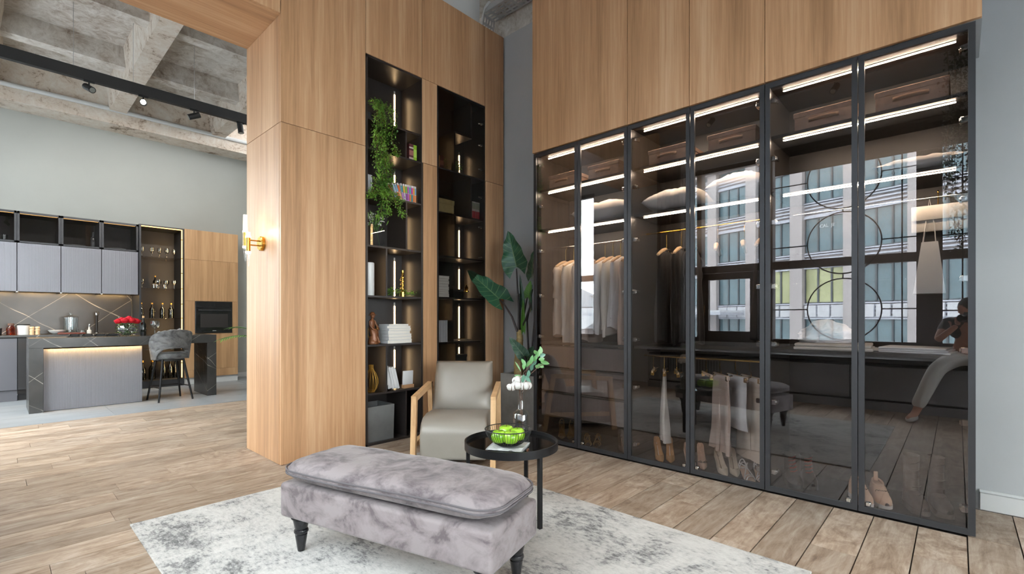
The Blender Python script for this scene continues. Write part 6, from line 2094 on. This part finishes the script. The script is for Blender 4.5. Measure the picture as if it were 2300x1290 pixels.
for i, (x, y_, w_, h_) in enumerate(((-44, 34, 9, 4), (-58, 50, 12, 7), (-76, 66, 14, 10), (-52, 66, 10, 3))):
    Hs = thing('town_house', ('low town house with a snowy roof beyond the office block', 'taller town house with a snowy roof behind the low one', 'furthest town house on the skyline', 'small town house tucked behind the others')[i], 'building', (x, y_, 0), .3)
    B().box(-w_ / 2, w_ / 2, -w_ / 2, w_ / 2, -9, h_ - 4).build('wall', stone, Hs, ang=0)
    B().prism([(-w_ / 2 - .3, h_ - 4), (w_ / 2 + .3, h_ - 4), (0, h_ - 1.5)], 'y', -w_ / 2 - .3, w_ / 2 + .3).build('roof', snow, Hs, ang=0)
    for q in range(3):
        for r_ in range(2):
            B().box(w_ / 2, w_ / 2 + .1, -w_ / 3 + q * w_ / 3 - .6, -w_ / 3 + q * w_ / 3 + .6, h_ - 6.5 - 3 * r_, h_ - 4.8 - 3 * r_).build('window', win_m, Hs, ang=0)
# hanging greenery by the window behind the photographer
T = thing('hanging_ivy', 'dark ivy trailing down the wall behind the photographer, mirrored at the wardrobe edge', 'plant', (-.62, -.12, 4.3))
vv = []
for k in range(9):
    yy = -.30 + .065 * k
    vv.append([(rnd.uniform(-.1, .06), yy, .3), (rnd.uniform(-.08, .08), yy + rnd.uniform(-.06, .06), -.5), (rnd.uniform(-.08, .08), yy + rnd.uniform(-.06, .06), -1.2), (rnd.uniform(-.05, .05), yy + rnd.uniform(-.05, .05), -1.7 - rnd.uniform(0, .6))])
vine_plant(T, vv, 190, M['ivy_dark'], M['vine_brown'], .045, .03, .05, 8)
# ------------------------------------------------------------------ photographer leaning on the sill behind the camera
Pn = thing('person', 'person in black top and pale trousers raising a camera, mirrored in the wardrobe', 'person', (0, 0, 0))
fwd = V((.733, .68, 0)); rgt = V((.68, -.733, 0))
E_ = V((-.17, -.16, 1.20))            # behind the camera body
def skin(name, verts, edges, radii, m, par, root=0, sub=2):
    me = bpy.data.meshes.new(name)
    me.from_pydata([tuple(v) for v in verts], edges, [])
    o = bpy.data.objects.new(name, me)
    C.objects.link(o)
    o.parent = par
    md = o.modifiers.new('skin', 'SKIN')
    for i, r in enumerate(radii):
        sv = me.skin_vertices[0].data[i]
        sv.radius = (r, r) if not isinstance(r, tuple) else r
        sv.use_root = (i == root)
    s = o.modifiers.new('sub', 'SUBSURF'); s.levels = sub; s.render_levels = sub
    dg = bpy.context.evaluated_depsgraph_get()
    ev = o.evaluated_get(dg)
    m2 = bpy.data.meshes.new_from_object(ev)
    o.modifiers.clear()
    o.data = m2
    m2.materials.clear()
    m2.materials.append(m)
    m2.shade_smooth()
    return o
hip = V((-.52, -.10, .76))
ch = V((-.36, -.09, 1.10)); nk = V((-.30, -.09, 1.235)); hd = V((-.25, -.09, 1.30))
shL = V((-.35, .09, 1.14)); shR = V((-.31, -.27, 1.14))
elL = V((-.17, .17, .94)); elR = V((-.08, -.36, .97))
wrL = V((-.13, .0, 1.12)); wrR = V((-.08, -.20, 1.13))
kL = V((-.20, .17, .62)); kR = V((-.14, -.24, .60))
fL = V((-.02, .36, .09)); fR = V((-.02, -.40, .09))
tL = V((.14, .42, .035)); tR = V((.15, -.44, .035))
V_ = [hip, hip.lerp(ch, .5), ch, nk, hd, shL, elL, wrL, shR, elR, wrR, hip + V((.04, .09, -.02)), kL, fL, tL, hip + V((.04, -.09, -.02)), kR, fR, tR]
Ed = [(0, 1), (1, 2), (2, 3), (3, 4), (2, 5), (5, 6), (6, 7), (2, 8), (8, 9), (9, 10), (0, 11), (11, 12), (12, 13), (13, 14), (0, 15), (15, 16), (16, 17), (17, 18)]
Rr = [(.13, .10), (.115, .09), (.12, .09), .055, .05, .058, .042, .028, .058, .042, .028, .085, .062, .040, .032, .085, .062, .040, .032]
body = skin('body', V_, Ed, Rr, M['skin'], Pn)
# head with a face
hc = V((-.225, -.085, 1.315))
R3 = Matrix(((fwd.x, -rgt.x, 0), (fwd.y, -rgt.y, 0), (0, 0, 1)))
hb = B()
rows = []
for j in range(15):
    t = pi * j / 14
    row = []
    for i in range(20):
        a = 2 * pi * i / 20
        q = max(sin(t), .001)
        zz = -.112 * cos(t)
        jaw = 1 - .22 * max(0, -zz / .112) ** 1.5
        x = .092 * q * cos(a) * jaw + (.008 if zz < -.02 and cos(a) > .4 else 0)
        y = .073 * q * sin(a) * jaw
        if abs(a - 0) < .2 or a > 2 * pi - .2:
            if -.04 < zz < .012:
                x += .018
        row.append(hc + R3 @ V((x, y, zz)))
    rows.append(row)
hb.rings(rows)
for s in (-1, 1):
    hb.ball(hc + R3 @ V((-.005, s * .073, -.005)), .024, .5, .4, 1.2, 8, 6)
    hb.ball(hc + R3 @ V((.078, s * .030, .008)), .012, .6, 1, .7, 8, 6)
hb.ball(hc + R3 @ V((.088, 0, -.052)), .018, .5, 1.2, .45, 8, 6)
hb.build('head', M['skin'], Pn, ang=80)
hr = B()
rows = []
for j in range(9):
    t = pi * .56 * j / 8
    rows.append([hc + R3 @ V((-.012 + .102 * max(sin(t), .01) * cos(a), .083 * max(sin(t), .01) * sin(a), .012 + .112 * cos(t) - (.05 if cos(a) < -.2 and j == 8 else 0))) for a in [2 * pi * i / 20 for i in range(20)]])
hr.rings(rows)
hr.ball(hc + R3 @ V((-.10, 0, .05)), .045, n=12, m=8)
hr.build('hair', M['hair'], Pn, ang=80)
# clothes: cropped black top, pale trousers
tv = [hip.lerp(ch, .55), ch, nk.lerp(ch, .35), shL, shL.lerp(elL, .55), shR, shR.lerp(elR, .55)]
skin('top', tv, [(0, 1), (1, 2), (1, 3), (3, 4), (1, 5), (5, 6)], [(.128, .105), (.136, .106), (.075, .07), .072, .058, .072, .058], M['c_black'], Pn)
pvv = [hip + V((.02, 0, .08)), hip, hip + V((.04, .09, -.02)), kL, fL + V((-.01, -.01, .06)), hip + V((.04, -.09, -.02)), kR, fR + V((-.01, .01, .06))]
skin('trousers', pvv, [(0, 1), (1, 2), (2, 3), (3, 4), (1, 5), (5, 6), (6, 7)], [(.135, .11), (.145, .12), .105, .088, .07, .105, .088, .07], M['c_white'], Pn)
for f_, t_ in ((fL, tL), (fR, tR)):
    skin('shoe', [f_ + V((-.05, 0, -.045)), f_.lerp(t_, .5) + V((0, 0, -.02)), t_], [(0, 1), (1, 2)], [.045, .046, .032], M['porcelain'], Pn)
# hands: palm, four fingers, thumb
cb_c = V((-.085, -.079, 1.20))         # camera body centre
def hand(wr, palm, side):
    vs = [wr, palm]
    es = [(0, 1)]
    rs = [.024, (.034, .018)]
    for k in range(4):
        o_ = palm + V((0, 0, .030 - .020 * k)) + fwd * .012
        ln = (.030, .034, .032, .026)[k]
        i0 = len(vs)
        vs += [o_ + fwd * .016, o_ + fwd * (.016 + ln * .8) - rgt * side * .012, o_ + fwd * (.020 + ln) - rgt * side * .036]
        es += [(1, i0), (i0, i0 + 1), (i0 + 1, i0 + 2)]
        rs += [.0095, .009, .0075]
    i0 = len(vs)
    vs += [palm - fwd * .012 + V((0, 0, .012)), palm - fwd * .022 - rgt * side * .030 + V((0, 0, .020))]
    es += [(1, i0), (i0, i0 + 1)]
    rs += [.011, .009]
    return skin('hand', vs, es, rs, M['skin'], Pn, 1, 1)
hand(wrR, cb_c + rgt * .095 + V((0, 0, -.005)), 1)
hand(wrL, cb_c - rgt * .095 + V((0, 0, -.030)), -1)
Cm = thing('photo_camera', 'black camera with a short lens held by the photographer', 'camera', cb_c, -atan2(XF, YF))
B().box(-.070, .070, -.035, .025, -.048, .042, .008, 2).box(-.025, .025, -.03, .02, .04, .066, .008, 2).build('body', M['matte_black'], Cm)
B().cyl((0, .025, 0), (0, .085, 0), .036, .038, 24).build('lens', M['black_metal'], Cm)
B().cyl((0, .0852, 0), (0, .086, 0), .03, n=20).build('lens_glass', M['oven_glass'], Cm)
